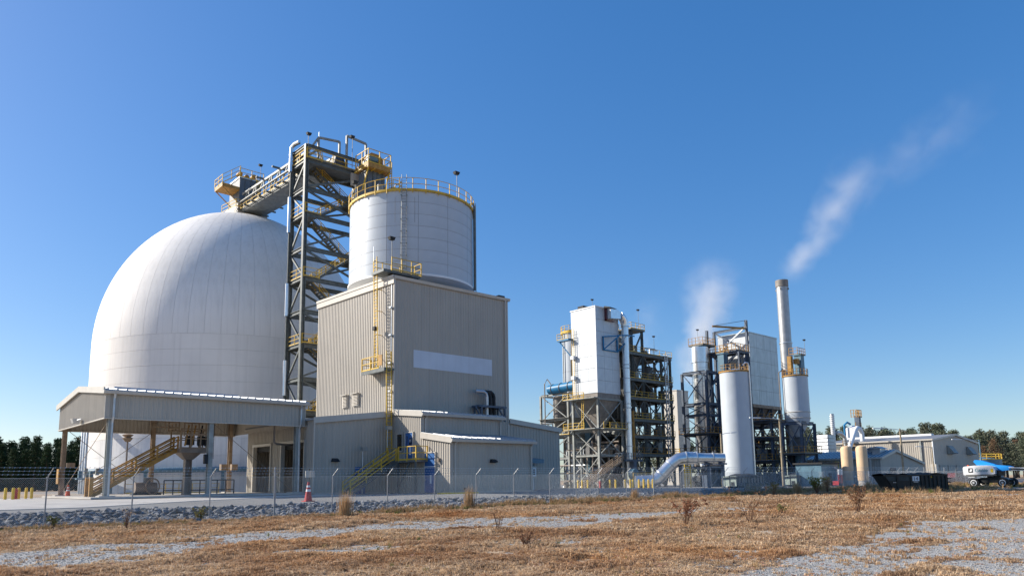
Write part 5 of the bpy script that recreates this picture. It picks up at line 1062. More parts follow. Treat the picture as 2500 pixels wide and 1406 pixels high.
part('bin_vent', MB().box(142.6,144.0,69.8,71.2,22.3,26.2), 'bluegrey', s2); part('bin_vent_cap', MB().box(142.4,144.2,69.6,71.4,26.2,26.5), 'bluegrey', s2); handrail(s2,[(140.9,71.4,26.3),(140.9,69.6,26.3),(144.2,69.6,26.3)],1.3,mt='yellow_ochre',r=.07,step=.9); part('yellow_ladder_box', MB().box(140.7,141.5,71.0,71.8,22.4,26.0), 'yellow_ochre', s2); part('drive', MB().box(141.5,142.4,70,70.9,24.4,25.4), 'yellow_ochre', s2)
lamp_on_pole(s2,(144.4,69.7,26.4),3.2,(-1,0)); part('standpipe', MB().pipe([(140.0,73.4,.1),(140.0,73.4,22.8),(140.4,73.0,23.2),(141,72.4,23)],.14,6), 'brownpipe', s2, True); part('hanging_box', MB().box(144.9,145.2,70.4,70.7,16.6,18.6), 'steel_tan', s2)
part('deck', MB().box(138.6,146,68.4,74,6.2,6.45), 'grating', s2); handrail(s2,[(138.6,74,6.45),(138.6,68.4,6.45),(146,68.4,6.45)],1.2,mt='yellow_ochre',r=.07,step=1.2)
part('mixer', MB().box(141.4,143.4,70.2,72.2,6.5,9.6), 'equipment', s2); part('chute', MB().tube((142.4,71.2,.2),(142.4,71.2,6.2),1.1,18), 'bluegrey', s2, True); part('side_panel', MB().box(140.3,141.6,72,73,.1,6.2), 'dark', s2)
flight(s2,(143.4,66.6,.1),(147.6,66.6,3.4),(0,1.2),'steel_grey','yellow',r=.06); handrail(s2,[(147.6,66.6,3.4),(149,66.6,3.4)],1.2,r=.06)
ir = thing('linking_gallery','dark steel walkways linking filter block and ash silo','structure',(146,78,.1))
frame(ir,[140.5,145.0],[76.0,80.6],[4.8,9.5,13.0],.1,.45,.5,'steel_blue','x','uv',.3)
for z in (13.2,9.7,5.0): part('deck', MB().box(139,149,75.4,81,z,z+.2), 'steel_blue', ir); handrail(ir,[(139,80.6,z+.2),(139,75.4,z+.2),(147,75.4,z+.2)],1.2,mt='yellow_ochre',r=.07,step=1.3)
for i in range(8): part('machine', MB().box(140.5+rr.uniform(0,4),142+rr.uniform(1,4.5),76.5+rr.uniform(0,2),78+rr.uniform(0,2),(.1,5.2)[i%2],2.5+(0,5)[i%2]), ('dark','equipment','hopper')[i%3], ir)

# covered roll-off containers inside the fence
def covered(x0,x1,y0,y1,z,label):
    t = thing('covered_container',label,'container',(x0,y0,z),'covered roll-off containers')
    part('side', MB().hexa([(x0+.3,y0+.15,z+.35),(x1,y0+.15,z+.35),(x1,y1-.15,z+.35),(x0+.3,y1-.15,z+.35),(x0+.1,y0,z+1.75),(x1,y0,z+1.75),(x1,y1,z+1.75),(x0+.1,y1,z+1.75)]), 'container_side', t)
    part('end_panel', MB().box(x0,x0+.09,y0+.1,y1-.1,z+.3,z+1.75), 'container_green', t); part('end_door_post', MB().box(x0-.05,x0,(y0+y1)/2-.07,(y0+y1)/2+.07,z+.3,z+1.75), 'dark', t); part('hatch', MB().box(x0-.04,x0,y0+.4,y0+.95,z+.35,z+.9), 'dark', t)
    n=8
    for i in range(n+1): x = x0+.4+(x1-x0-.5)*i/n; part('rib', MB().box(x-.05,x+.05,y0-.06,y0+.14,z+.35,z+1.7), 'green_black', t)
    part('lower_skirt', MB().box(x0+.2,x1,y0-.02,y0+.12,z+.15,z+.75), 'green_black', t); part('skid', MB().box(x0+.2,x1,y0+.6,y0+.8,z,z+.35), 'dark', t); part('skid', MB().box(x0+.2,x1,y1-.8,y1-.6,z,z+.35), 'dark', t)
    for x in (x0+.7,x1-.7): part('roller', MB().tube((x,y0+.25,z+.2),(x,y0+.5,z+.2),.2,12), 'dark', t, True)
    nx_, ny_ = 16, 6; m = MB(); vs=[]
    for i in range(nx_+1):
        for j in range(ny_+1):
            u, v = i/nx_, j/ny_; e = (1-(2*v-1)**2); ed = min(1,4*min(u,1-u)); vs.append((x0-.18+(x1-x0+.36)*u, y0-.15+(y1-y0+.3)*v, z+1.66+.42*e**.6*ed**.5+.05*math.sin(11*u+5*v)+.04*math.sin(23*u)-.10*(1-ed)))
    m.add(vs,[(i*(ny_+1)+j,(i+1)*(ny_+1)+j,(i+1)*(ny_+1)+j+1,i*(ny_+1)+j+1) for i in range(nx_) for j in range(ny_)])
    k=len(m.v); m.add([(p[0],p[1],p[2]-.16) for p in vs],[tuple(reversed(f)) for f in m.f[:]])
    part('tarp', m, 'tarp', t, True)
covered(97.1,104.6,58.5,60.8,gz(98,59),'pale green ended container under a sagging black tarp before the silo')
covered(111.6,119.5,56.6,58.9,gz(113,57),'tarp covered container half hidden behind dark weeds right of the pole')

# timber light poles
def pole(x,y,h,arm,label,mt='wood'):
    z = gz(x,y); t = thing('light_pole',label,'light pole',(x,y,z),'timber street light poles')
    part('pole', MB().tube((x,y,z),(x,y,z+h),.20,12,.13), mt, t, True); a = Vector(arm).to_3d()
    part('lamp_arm', MB().pipe([(x,y,z+h-.2),Vector((x,y,z+h))+a*.35,Vector((x,y,z+h+.12))+a*1.0],.05,6), 'galv', t, True)
    part('lamp_head', MB().beam(Vector((x,y,z+h+.1))+a*.95,Vector((x,y,z+h+.16))+a*1.5,.3,.16), 'white', t)
    return t
AR = Vector((-Rt.x,-Rt.y)).normalized()
t = pole(106,66.3,8.7,-AR*1.7,'timber light pole with striped guard beside the covered container')
for i in range(5): part('guard_stripe', MB().box(105.82,105.84,66.1,66.5,.3+.28*i,.44+.28*i), 'bolyellow', t)
pole(104.2,55.0,10.3,AR*3.0,'tall timber light pole standing before the ash silo'); pole(138.4,50.5,9.7,AR*3.2,'timber light pole behind the black container'); pole(194.6,53.95,9.5,AR*4.2,'green light pole at the right end of the big building','bluegrey'); pole(198,65.2,8.4,AR*2.6,'thin light pole at the corner of the big tan building')

# ---------------------------------------------------------------- buildings at far right
def gable(name,label,x0,x1,xr,y0,y1,ze,zr,zr2,roofmat='roof_dark',pitch=.5,base=.1):
    t = thing(name,label,'building',(x0,y0,base))
    part('wall', MB().ribwall((x0,y1),(x0,y0),base,ze,ze,(-1,0),d=.07,pitch=pitch), 'siding', t)
    part('wall', MB().ribwall((x0,y0),(xr,y0),base,ze,zr,(0,-1),d=.03,pitch=pitch), 'siding', t); part('wall', MB().ribwall((xr,y0),(x1,y0),base,zr,zr2,(0,-1),d=.03,pitch=pitch), 'siding', t)
    part('wall', MB().ribwall((x1,y0),(x1,y1),base,zr2,zr2,(1,0),pitch=pitch), 'siding', t)
    r = part('roof', MB().hexa([(x0-.3,y0-.3,ze),(xr,y0-.3,zr),(xr,y1,zr),(x0-.3,y1,ze),(x0-.3,y0-.3,ze+.2),(xr,y0-.3,zr+.2),(xr,y1,zr+.2),(x0-.3,y1,ze+.2)]), roofmat, t)
    part('roof', MB().hexa([(xr,y0-.3,zr),(x1+.3,y0-.3,zr2),(x1+.3,y1,zr2),(xr,y1,zr),(xr,y0-.3,zr+.2),(x1+.3,y0-.3,zr2+.2),(x1+.3,y1,zr2+.2),(xr,y1,zr+.2)]), roofmat, t)
    part('eave_gutter', MB().box(x0-.5,x0-.3,y0-.3,y1,ze-.1,ze+.25), 'trim', t)
    for a,za,b,zb in ((x0-.3,ze,xr,zr),(xr,zr,x1+.3,zr2)): part('rake_trim', MB().hexa([(a,y0-.42,za-.25),(b,y0-.42,zb-.25),(b,y0-.31,zb-.25),(a,y0-.31,za-.25),(a,y0-.42,za+.25),(b,y0-.42,zb+.25),(b,y0-.31,zb+.25),(a,y0-.31,za+.25)]), 'trim', t)
    return t, r
bb, r = gable('big_warehouse','big tan gabled metal warehouse at far right with two hooded vents',203,239,220,66.7,96,10.5,12.3,10.4)
part('ridge_vent', MB().box(219,221,72,95,12.3,12.9), 'white', bb); part('corner_trim', MB().box(202.8,203.1,66.5,66.7,.1,10.4), 'white', bb); part('downspout', MB().box(202.6,202.9,69.2,69.6,.1,10.4), 'steel_grey', bb)
for x in (213.2,228.5):
    v = part('vent_hood', MB().hexa([(x,65.0,7.3),(x+3.6,65.0,7.3),(x+3.6,66.6,7.0),(x,66.6,7.0),(x,66.3,9.2),(x+3.6,66.3,9.2),(x+3.6,66.6,9.3),(x,66.6,9.3)]), 'steel_grey', bb)
for i in range(4): x = 206.5+6.2*i; part('roller_door', MB().box(x,x+4.8,66.5,66.62,.1,4.2), 'steel_grey', bb)
part('corner_block', MB().box(202.2,203.3,66.0,67.4,.1,4.4), 'trim', bb)
sb_, r = gable('small_warehouse','low gabled tan shed with ribbed blue-grey roof and two roof vents',157,180,164.6,61.5,78,5.2,6.9,4.3,'roof_dark')
for i in range(20): y = 61.5+.8*i; part('roof_seam', MB().hexa([(156.7,y-.09,5.2+.2),(164.6,y-.09,7.1),(164.6,y+.09,7.1),(156.7,y+.09,5.4),(156.7,y-.06,5.5),(164.6,y-.06,7.22),(164.6,y+.06,7.22),(156.7,y+.06,5.5)]), 'galv', r)
for x,y in ((161.5,63.5),(164.3,65.5)):
    v = part('roof_vent', MB().box(x-1.4,x+1.4,y-.8,y+.8,6.1,7.3), 'galv', sb_); part('vent_cap', MB().poly([(x-1.9,y-1.3,7.3),(x-1.9,y,7.8),(x-1.9,y+1.3,7.3)],(3.8,0,0)), 'galv', v)
d = part('door', MB().box(161.5,164.3,61.36,61.45,.1,3.3), 'print_dark', sb_); part('downspout', MB().box(155.9,156.1,63,63.3,.1,5.1), 'trim', sb_)
bs = thing('block_shed','low block shed, shade painted into its blue-grey walls, with flat dark roof left of the beige tanks','building',(113,53,.1)); part('wall', MB().box(112.9,118.6,53.2,57.4,.1,3.6), 'bluegrey', bs); part('roof_slab', MB().box(112.6,118.9,52.9,57.7,3.6,3.85), 'dark', bs); part('door', MB().box(115.2,116.2,53.1,53.18,.1,2.2), 'dark', bs); part('vent_pipe', MB().pipe([(117.2,52.8,.1),(117.2,52.8,2.4),(117.0,52.8,2.9),(116.4,52.9,3.0)],.15,6), 'galv', bs, True)  # wall colour darkened to blue-grey in place of shade on the shed
for x,y,r_,zt,lab in ((120.4,52.4,.88,6.5,'left upright beige tank'),(113.4,47.1,.80,6.2,'right upright beige tank with rusty top')):
    t = thing('beige_tank',lab+' before the low gabled shed','tank',(x,y,.1),'upright beige tanks'); part('shell', MB().lathe((x,y,0),[(r_,1.0),(r_,zt-.45),(r_*.85,zt-.15),(r_*.5,zt),(.05,zt+.06)],28), 'tan_tank', t, True); part('skirt', MB().lathe((x,y,0),[(r_*.9,.1),(r_*.9,1.0)],20), 'concrete', t, True)
    part('outlet_pipe', MB().pipe([(x-.2,y-r_,1.6),(x-.2,y-r_-.5,1.6),(x-1.2,y-r_-.5,1.6),(x-1.2,y-r_-.5,2.4)],.1,6), 'galv', t, True)
lb = thing('louvred_unit','white louvred cooling block left of the thin stack','cooler',(188,86.4,.1)); part('core', MB().box(188.2,192,86.5,89.6,.1,12.5), 'joint', lb)
for i in range(13):
    z = .5+.92*i; part('louvre_slat', MB().hexa([(187.9,86.4,z),(188.25,86.4,z),(188.25,89.8,z),(187.9,89.8,z),(188.15,86.4,z+.84),(188.3,86.4,z+.84),(188.3,89.8,z+.84),(188.15,89.8,z+.84)]), 'white', lb); part('louvre_slat', MB().box(188.3,192.2,86.3,86.52,z,z+.8), 'panel_grey', lb)
tk = thing('thin_stack','thin pale spiral-ridged stack rising behind the louvred cooler','stack',(194,87.5,.1)); part('pipe', MB().tube((194,87.5,.1),(194,87.5,18.2),.5,16), 'galv', tk, True)
for i in range(10): part('helical_strake', MB().tube((194,87.5,12.5+.55*i),(194,87.5,12.7+.55*i),.62,12), 'white', tk, True)
wt = thing('white_process_tank','white tank with yellow caged tower rising behind the low shed','tank',(234,99,.1)); part('shell', MB().lathe((234,99,0),[(2.3,.1),(2.3,16.6),(.4,17.4)],28), 'white', wt, True); part('cage_tower', MB().box(234.6,236.0,97.4,98.8,16.4,20.5), 'steel_blue', wt); handrail(wt,[(232.6,98.9,20),(232.6,97.2,20),(236.2,97.2,20),(236.2,99,20)],2.2,mt='yellow_ochre',r=.12,step=.9); handrail(wt,[(232.8,97.8,16.8),(235,97,16.8)],1.4,mt='yellow_ochre',r=.1); part('blue_pipe', MB().pipe([(231.2,100.6,10),(231.2,100.6,17.6),(232,100,18.4),(233,99.5,17.8)],.35,8), 'blue_paint', wt, True)
wp = thing('pipe_deck','steel pipe deck with curved white duct below the white tank','structure',(205,88,.1)); part('deck', MB().box(196,224,86,89,8.9,9.6), 'steel', wp); handrail(wp,[(196,86,9.6),(216,86,9.6)],1.4,mt='yellow_ochre',r=.09,step=2.2)
for x in (198,206,214,222): part('leg', MB().beam((x,86.4,.1),(x,86.4,8.9),.5), 'steel', wp)
part('curved_duct', MB().pipe([(199.6,86.2,8.6),(204.5,86.2,14.0),(206,86.2,14.8),(207.6,86.2,14.6),(208.8,86.2,13.4),(208.9,86.2,10.2)],.6,14), 'white', wp, True); part('duct_leg', MB().tube((199.4,86.2,.1),(199.4,86.2,9.4),.45,10), 'galv', wp, True); part('curved_duct', MB().pipe([(194.6,86.8,13.2),(196.5,86.6,13.0),(198.2,86.4,12.0),(198.6,86.4,9.0)],.5,12), 'galv', wp, True)
bk = thing('blue_water_tank','low round blue tank with yellow top railing at the right edge','tank',(264,73,.1)); part('shell', MB().lathe((264,73,0),[(5.3,.1),(5.3,6.3),(.5,7.0)],44), 'bluegrey', bk, True); round_rail(bk,(264,73),5.3,6.4,'yellow',24,1.6,.1)
def car(x,y,rz,label,kind):
    t = thing('parked_'+kind,label,kind,(x,y,gz(x,y))); z = gz(x,y); Mx = Matrix.Translation((x,y,0)) @ Matrix.Rotation(rz,4,'Z')
    def P(nm,mb,mt,par,sm=False): mb.v = [tuple(Mx @ Vector(v)) for v in mb.v]; return part(nm,mb,mt,par,sm)
    L = 4.6 if kind == 'car' else 5.4
    prof = [(-L/2,.45),(-L/2+.05,.85),(-L/2+.9,.98),(-L/2+1.5,1.5),(.55,1.52),(1.25,1.0),(L/2-.15,.9),(L/2,.5),(L/2-.1,.3),(-L/2+.1,.3)] if kind == 'car' else [(-L/2,.5),(-L/2,1.1),(-.4,1.12),(-.25,1.8),(1.0,1.8),(1.55,1.2),(L/2-.1,1.1),(L/2,.6),(L/2-.1,.4),(-L/2+.1,.4)]
    P('body', MB().poly([(a,-.88,z+b) for a,b in prof],(0,1.76,0)), 'maroon', t)
    for s_ in (-.89,.89): P('side_window', MB().box((-1.0 if kind=='car' else -.1),.7,s_-.01,s_+.01,z+1.02+(0 if kind=='car' else .2),z+1.4+(0 if kind=='car' else .25)), 'glass', t)
    for a in (-L/2+.85,L/2-.9):
        for s_ in (-.8,.8): w_ = P('wheel', MB().tube((a,s_-.1,z+.34),(a,s_+.1,z+.34),.34,16), 'rubber', t, True); P('rim', MB().tube((a,s_-.12,z+.34),(a,s_+.12,z+.34),.19,12), 'galv', w_, True)
    for s_ in (-.6,.6): P('headlight', MB().box(L/2-.16,L/2-.05,s_-.18,s_+.18,z+.65,z+.8), 'white', t)
car(121.6,42.2,-.75,'maroon car parked behind the fence above the black container','car'); car(127.0,39.2,-.6,'dark red pickup parked behind the fence left of the lift','pickup')
rg = thing('red_scissor_lift','small red and white scissor lift parked by the block shed','lift',(108.6,48.9,.2)); part('chassis', MB().box(107.9,109.3,48.4,49.3,.4,1.0), 'red', rg); part('cage', MB().box(107.9,109.3,48.4,48.46,1.0,2.0), 'red', rg); part('panel', MB().box(107.85,109.2,48.3,48.4,1.9,2.7), 'white', rg)
for x in (108.2,109.0): part('wheel', MB().tube((x,48.35,.45),(x,48.5,.45),.25,12), 'rubber', rg, True)

# ---------------------------------------------------------------- black roll-off container with number 14
def local(t, Mx, nm, mb, mt, par=None, sm=False):
    mb.v = [tuple(Mx @ Vector(v)) for v in mb.v]; return part(nm, mb, mt, par or t, sm)
zc = gz(67,24); d0 = Vector((.72,-.69,0)); Lc = 4.75
rc = thing('black_rolloff_container','black ribbed roll-off container marked 14 standing in the dry field','container',(65.2,24.95,zc))
Mx = Matrix.Translation((65.2,24.95,zc)) @ Matrix.Rotation(math.atan2(d0.y,d0.x),4,'Z')
def rcp(nm,mb,mt,par=None,sm=False): return local(rc,Mx,nm,mb,mt,par,sm)
rcp('near_side', MB().poly([(.35,0,.18),(Lc,0,.18),(Lc,0,1.38),(-.35,0,1.38)],(0,.08,0)), 'green_black'); rcp('far_side', MB().poly([(.35,2.2,.18),(Lc,2.2,.18),(Lc,2.2,1.38),(-.35,2.2,1.38)],(0,.08,0)), 'green_black')
rcp('floor', MB().box(.35,Lc,.05,2.25,.15,.25), 'black_paint'); rcp('front_wall', MB().hexa([(.3,.05,.2),(.4,.05,.2),(.4,2.2,.2),(.3,2.2,.2),(-.38,.05,1.38),(-.28,.05,1.38),(-.28,2.2,1.38),(-.38,2.2,1.38)]), 'black_paint'); rcp('tailgate', MB().box(Lc,Lc+.08,.02,2.26,.2,1.36), 'black_paint')
rcp('top_rail', MB().box(-.45,Lc+.06,-.06,.06,1.34,1.46), 'black_paint'); rcp('top_rail', MB().box(-.45,Lc+.06,2.2,2.32,1.34,1.46), 'black_paint')
for i in range(7): x = 2.62+.335*i; rcp('rib', MB().hexa([(x-.065,-.13,.2),(x+.065,-.13,.2),(x+.045,0,.2),(x-.045,0,.2),(x-.065,-.13,1.33),(x+.065,-.13,1.33),(x+.045,0,1.33),(x-.045,0,1.33)]), 'black_paint')
rcp('dark_front_plate', MB().poly([(.32,-.05,.2),(2.5,-.05,.2),(2.1,-.05,.95),(-.12,-.05,.95)],(0,.045,0)), 'black_paint')
for x in (.62,1.75): rcp('rib', MB().box(x-.07,x+.07,-.11,-.051,.2,1.33), 'black_paint')
rcp('skid', MB().box(.4,Lc,.5,.7,0,.15), 'black_paint'); rcp('skid', MB().box(.4,Lc,1.6,1.8,0,.15), 'black_paint')
for x in (.9,Lc-.5):
    for y in (.3,1.95): rcp('roller', MB().tube((x,y-.12,.12),(x,y+.12,.12),.13,12), 'dark', None, True)
for k in range(3): rcp('tailgate_hook', MB().box(Lc+.02,Lc+.22,-.18,-.02,.45+.3*k,.53+.3*k), 'black_paint')
m = MB(); nn = 22; vs = []
for i in range(nn+1):
    for j in range(5): u, v = i/nn, j/4; vs.append((-.45+(Lc+.5)*u, -.05+2.35*v, 1.47+.07*math.sin(9*u+3*v)+.05*math.sin(25*u+8*v)+.06*(1-abs(2*v-1))))
m.add(vs,[(i*5+j,(i+1)*5+j,(i+1)*5+j+1,i*5+j+1) for i in range(nn) for j in range(4)]); m.add([(a,b,c-.05) for a,b,c in vs],[tuple(reversed(f)) for f in m.f[:]]); rcp('folded_tarp', m, 'tarp', None, True)
pl0 = rcp('number_plate', MB().box(1.86,2.42,-.075,-.06,.92,1.32), 'white')
def lettering(nm, body, size, Mloc, mt, par):
    """Flat raised lettering built from the built-in font as a mesh."""
    cu = bpy.data.curves.new(nm, 'FONT'); cu.body = body; cu.size = size; cu.extrude = .004
    tmp = bpy.data.objects.new('tmp', cu); COL.objects.link(tmp); bpy.context.view_layer.update()
    wm = bpy.data.meshes.new_from_object(tmp.evaluated_get(bpy.context.evaluated_depsgraph_get())); bpy.data.objects.remove(tmp)
    wm.materials.clear(); wm.materials.append(MAT[mt]); wm.transform(Mloc @ Matrix.Rotation(math.pi/2, 4, 'X')); wm.transform(Matrix.Translation(-ROOT[par.name])); return obj(nm, wm, par)
lettering('numeral', '14', .44, Mx @ Matrix.Translation((1.9,-.082,.965)), 'print_dark', pl0)
rcp('label', MB().box(3.42,3.52,-.02,-.005,1.18,1.3), 'bolyellow'); rcp('lettering', MB().box(1.95,2.35,-.06,-.051,.82,.87), 'galv'); rcp('lettering', MB().box(.25,.5,-.06,-.051,.8,.84), 'galv')

# ---------------------------------------------------------------- boom lift
zl = gz(90,24.5); bl = thing('boom_lift','grey and blue boom lift on rough-terrain wheels parked at the right','boom lift',(90.2,25.8,zl))
Mx2 = Matrix.Scale(1.04,4) @ Matrix.Translation((86.7,24.8,zl/1.04)) @ Matrix.Rotation(math.atan2(-1,-.16),4,'Z')
def lp(nm,mb,mt,par=None,sm=False): return local(bl,Mx2,nm,mb,mt,par,sm)
# local x runs along the machine to the right, local +y toward the far side
for x in (0,2.7):
    for y in (-.05,1.9):
        w_ = lp('wheel', MB().tube((x,y-.2,.46),(x,y+.2,.46),.46,24), 'rubber', None, True); lp('rim', MB().tube((x,y-.23,.46),(x,y+.23,.46),.30,20), 'white', w_, True); lp('hub', MB().tube((x,y-.26,.46),(x,y+.26,.46),.23,16), 'dark', w_, True); lp('hub_cap', MB().tube((x,y-.28,.46),(x,y+.28,.46),.11,12), 'galv', w_, True)
lp('chassis', MB().poly([(-.1,.25,.45),(2.8,.25,.45),(3.0,.25,.75),(2.2,.25,.98),(.6,.25,.98),(-.25,.25,.72)],(0,1.4,0)), 'black_paint'); lp('axle_beam', MB().box(-.15,.15,-.05,1.9,.36,.56), 'black_paint'); lp('axle_beam', MB().box(2.55,2.85,-.05,1.9,.36,.56), 'black_paint')
lp('slew_ring', MB().tube((1.45,.95,.95),(1.45,.95,1.18),.6,24), 'dark', None, True)
tt = lp('turret', MB().poly([(-.92,-.25,1.28),(-.95,-.25,1.95),(-.85,-.25,2.12),(.2,-.25,2.22),(1.5,-.25,2.2),(1.95,-.25,2.05),(2.1,-.25,1.75),(2.1,-.25,1.35),(1.7,-.25,1.2),(-.7,-.25,1.2)],(0,2.3,0)), 'lift_grey')
lp('turret_sill', MB().box(-.7,1.95,-.28,-.251,1.12,1.3), 'equipment', tt); lp('tail_lamp', MB().box(-.97,-.94,-.1,.3,1.55,1.95), 'bolyellow', tt); lp('tank_guard', MB().box(-.5,.1,-.2,.3,1.02,1.15), 'white', tt)
lp('beacon', MB().tube((-.6,.2,2.14),(-.6,.2,2.28),.09,10), 'orange', tt); lp('warning_label', MB().box(1.72,1.95,-.275,-.253,1.5,1.85), 'bolyellow', tt); bd = lp('badge', MB().box(-.4,.02,-.275,-.253,1.5,1.95), 'dark', tt)
lp('badge_mark', MB().hexa([(-.3,-.285,1.6),(-.1,-.285,1.6),(-.1,-.276,1.6),(-.3,-.276,1.6),(-.2,-.285,1.85),(-.02,-.285,1.85),(-.02,-.276,1.85),(-.2,-.276,1.85)]), 'white', bd); lp('decal', MB().box(-.62,-.42,-.27,-.253,1.6,1.92), 'white', tt)
# brand wordmark in text curves turned to mesh
lettering('wordmark', 'Genie', .52, Mx2 @ Matrix.Translation((.22,-.262,1.56)), 'teal_print', tt)
lp('boom_riser', MB().poly([(-.25,.6,2.62),(-.1,.6,2.8),(.5,.6,2.72),(1.75,.6,2.3),(1.9,.6,2.05),(1.3,.6,2.2),(.1,.6,2.2)],(0,.5,0)), 'lift_blue')
lp('boom_root', MB().poly([(1.4,.45,2.28),(3.0,.45,2.12),(3.3,.45,2.02),(3.3,.45,1.72),(2.4,.45,1.6),(1.9,.45,1.75)],(0,.7,0)), 'lift_blue'); lp('turret_step', MB().box(2.05,2.3,.1,1.5,1.15,1.7), 'dark')
lp('boom', MB().poly([(3.1,.5,1.98),(9.5,.5,1.62),(9.5,.5,1.3),(3.1,.5,1.66)],(0,.6,0)), 'galv'); lp('boom_rail', MB().poly([(3.1,.44,1.86),(9.5,.44,1.5),(9.5,.44,1.42),(3.1,.44,1.76)],(0,.05,0)), 'dark'); lp('boom_rail', MB().poly([(3.1,.44,1.99),(9.5,.44,1.63),(9.5,.44,1.56),(3.1,.44,1.92)],(0,.05,0)), 'white')
lp('basket', MB().box(9.5,11.2,-.2,1.8,.6,.75), 'galv'); lp('basket_rail', MB().box(9.5,9.58,-.2,1.8,1.6,1.7), 'galv')
for y in (-.15,.8,1.75): lp('basket_post', MB().box(9.5,9.58,y-.03,y+.03,.75,1.6), 'galv')

# ---------------------------------------------------------------- trees
def tree_meshes(seed, h, w, low, nclump, mt, size, dense=26, flat=.55):
    rr = random.Random(seed); tr = MB(); n = 9; pts = [(.25*math.sin(i*.9+seed)*i/n, .25*math.cos(i*.7+seed)*i/n, h*.97*i/n) for i in range(n+1)]
    tr.pipe(pts, [max(.03, .028*h*(1-.9*i/n)) for i in range(n+1)], 7)
    cv, cf = [], []
    for c in range(nclump):
        t = low+(1-low)*(c+rr.random())/nclump; z = h*t; rmax = w*(1.05-((t-low)/(1-low))**1.6)*(.55+.45*min(1, (t-low)*6+.3))
        a = rr.uniform(0, 6.283); r = rmax*math.sqrt(rr.uniform(.08, 1))*rr.uniform(.75, 1.15); cx, cy = r*math.cos(a), r*math.sin(a); cz = z-.12*r+rr.uniform(-.3,.3)
        if c % 3 == 0: tr.tube((0,0,max(h*.1, z-.25*r-.4)), (cx*.85, cy*.85, cz-.1), .006*h*(1.1-t), 5, .012)
        cs = size*rr.uniform(2.0, 3.6)
        for _ in range(dense):
            d = Vector((rr.gauss(0,1), rr.gauss(0,1), rr.gauss(0,1)*flat)).normalized()*cs*rr.random()**.5; p = Vector((cx,cy,cz))+Vector((d.x,d.y,d.z*flat+.1))
            u = Vector((rr.gauss(0,1), rr.gauss(0,1), rr.gauss(0,.7))).normalized(); v = u.cross(Vector((rr.gauss(0,1), rr.gauss(0,1), rr.gauss(0,1)))).normalized(); s = size*rr.uniform(.5, 1.1)
            k = len(cv); cv += [tuple(p-u*s*.7), tuple(p+v*s*.32), tuple(p+u*s*.8), tuple(p-v*s*.32)]; cf.append((k,k+1,k+2,k+3))
    return tr.mesh('trunk', 'bark'), MB().add(cv, cf).mesh('crown', mt)
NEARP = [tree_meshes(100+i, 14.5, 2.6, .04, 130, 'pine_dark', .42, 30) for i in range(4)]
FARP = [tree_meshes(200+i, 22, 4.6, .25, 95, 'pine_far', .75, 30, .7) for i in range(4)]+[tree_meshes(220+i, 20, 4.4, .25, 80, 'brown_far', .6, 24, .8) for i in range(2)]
def place_tree(ms, x, y, z, s, label, group, name='pine_tree'):
    t = thing(name, label, 'tree', (x, y, z), group); k = random.uniform(.85, 1.15)
    rz = random.uniform(0, 6.28)
    for nm, me_ in zip(('trunk', 'crown'), ms): o = obj(nm, me_, t, (0,0,0), (0,0,rz)); o.scale = (s*k, s*k, s)
def lateral(depth, px): return (depth*(F.x+(px-1250)/1792.4*Rt.x), depth*(F.y+(px-1250)/1792.4*Rt.y))
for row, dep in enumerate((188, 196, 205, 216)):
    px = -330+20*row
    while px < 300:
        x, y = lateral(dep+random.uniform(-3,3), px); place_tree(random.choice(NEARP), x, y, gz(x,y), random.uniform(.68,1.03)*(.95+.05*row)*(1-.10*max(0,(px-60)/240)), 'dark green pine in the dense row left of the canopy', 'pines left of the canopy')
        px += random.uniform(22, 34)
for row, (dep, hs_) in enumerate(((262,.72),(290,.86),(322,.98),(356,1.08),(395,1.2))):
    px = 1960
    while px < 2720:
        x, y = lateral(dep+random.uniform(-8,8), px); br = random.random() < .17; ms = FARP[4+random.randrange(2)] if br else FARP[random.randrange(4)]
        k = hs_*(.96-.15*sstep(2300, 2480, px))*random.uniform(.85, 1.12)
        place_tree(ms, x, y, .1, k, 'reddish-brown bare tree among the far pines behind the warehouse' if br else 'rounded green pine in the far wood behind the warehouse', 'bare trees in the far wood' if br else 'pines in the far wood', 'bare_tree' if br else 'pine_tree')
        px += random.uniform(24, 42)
px = 1500
while px < 1960:
    x, y = lateral(330+random.uniform(-10,10), px); place_tree(FARP[random.randrange(4)], x, y, .1, random.uniform(.75,.95), 'pine of the far wood glimpsed between the plant structures', 'pines behind the plant'); px += random.uniform(36, 60)

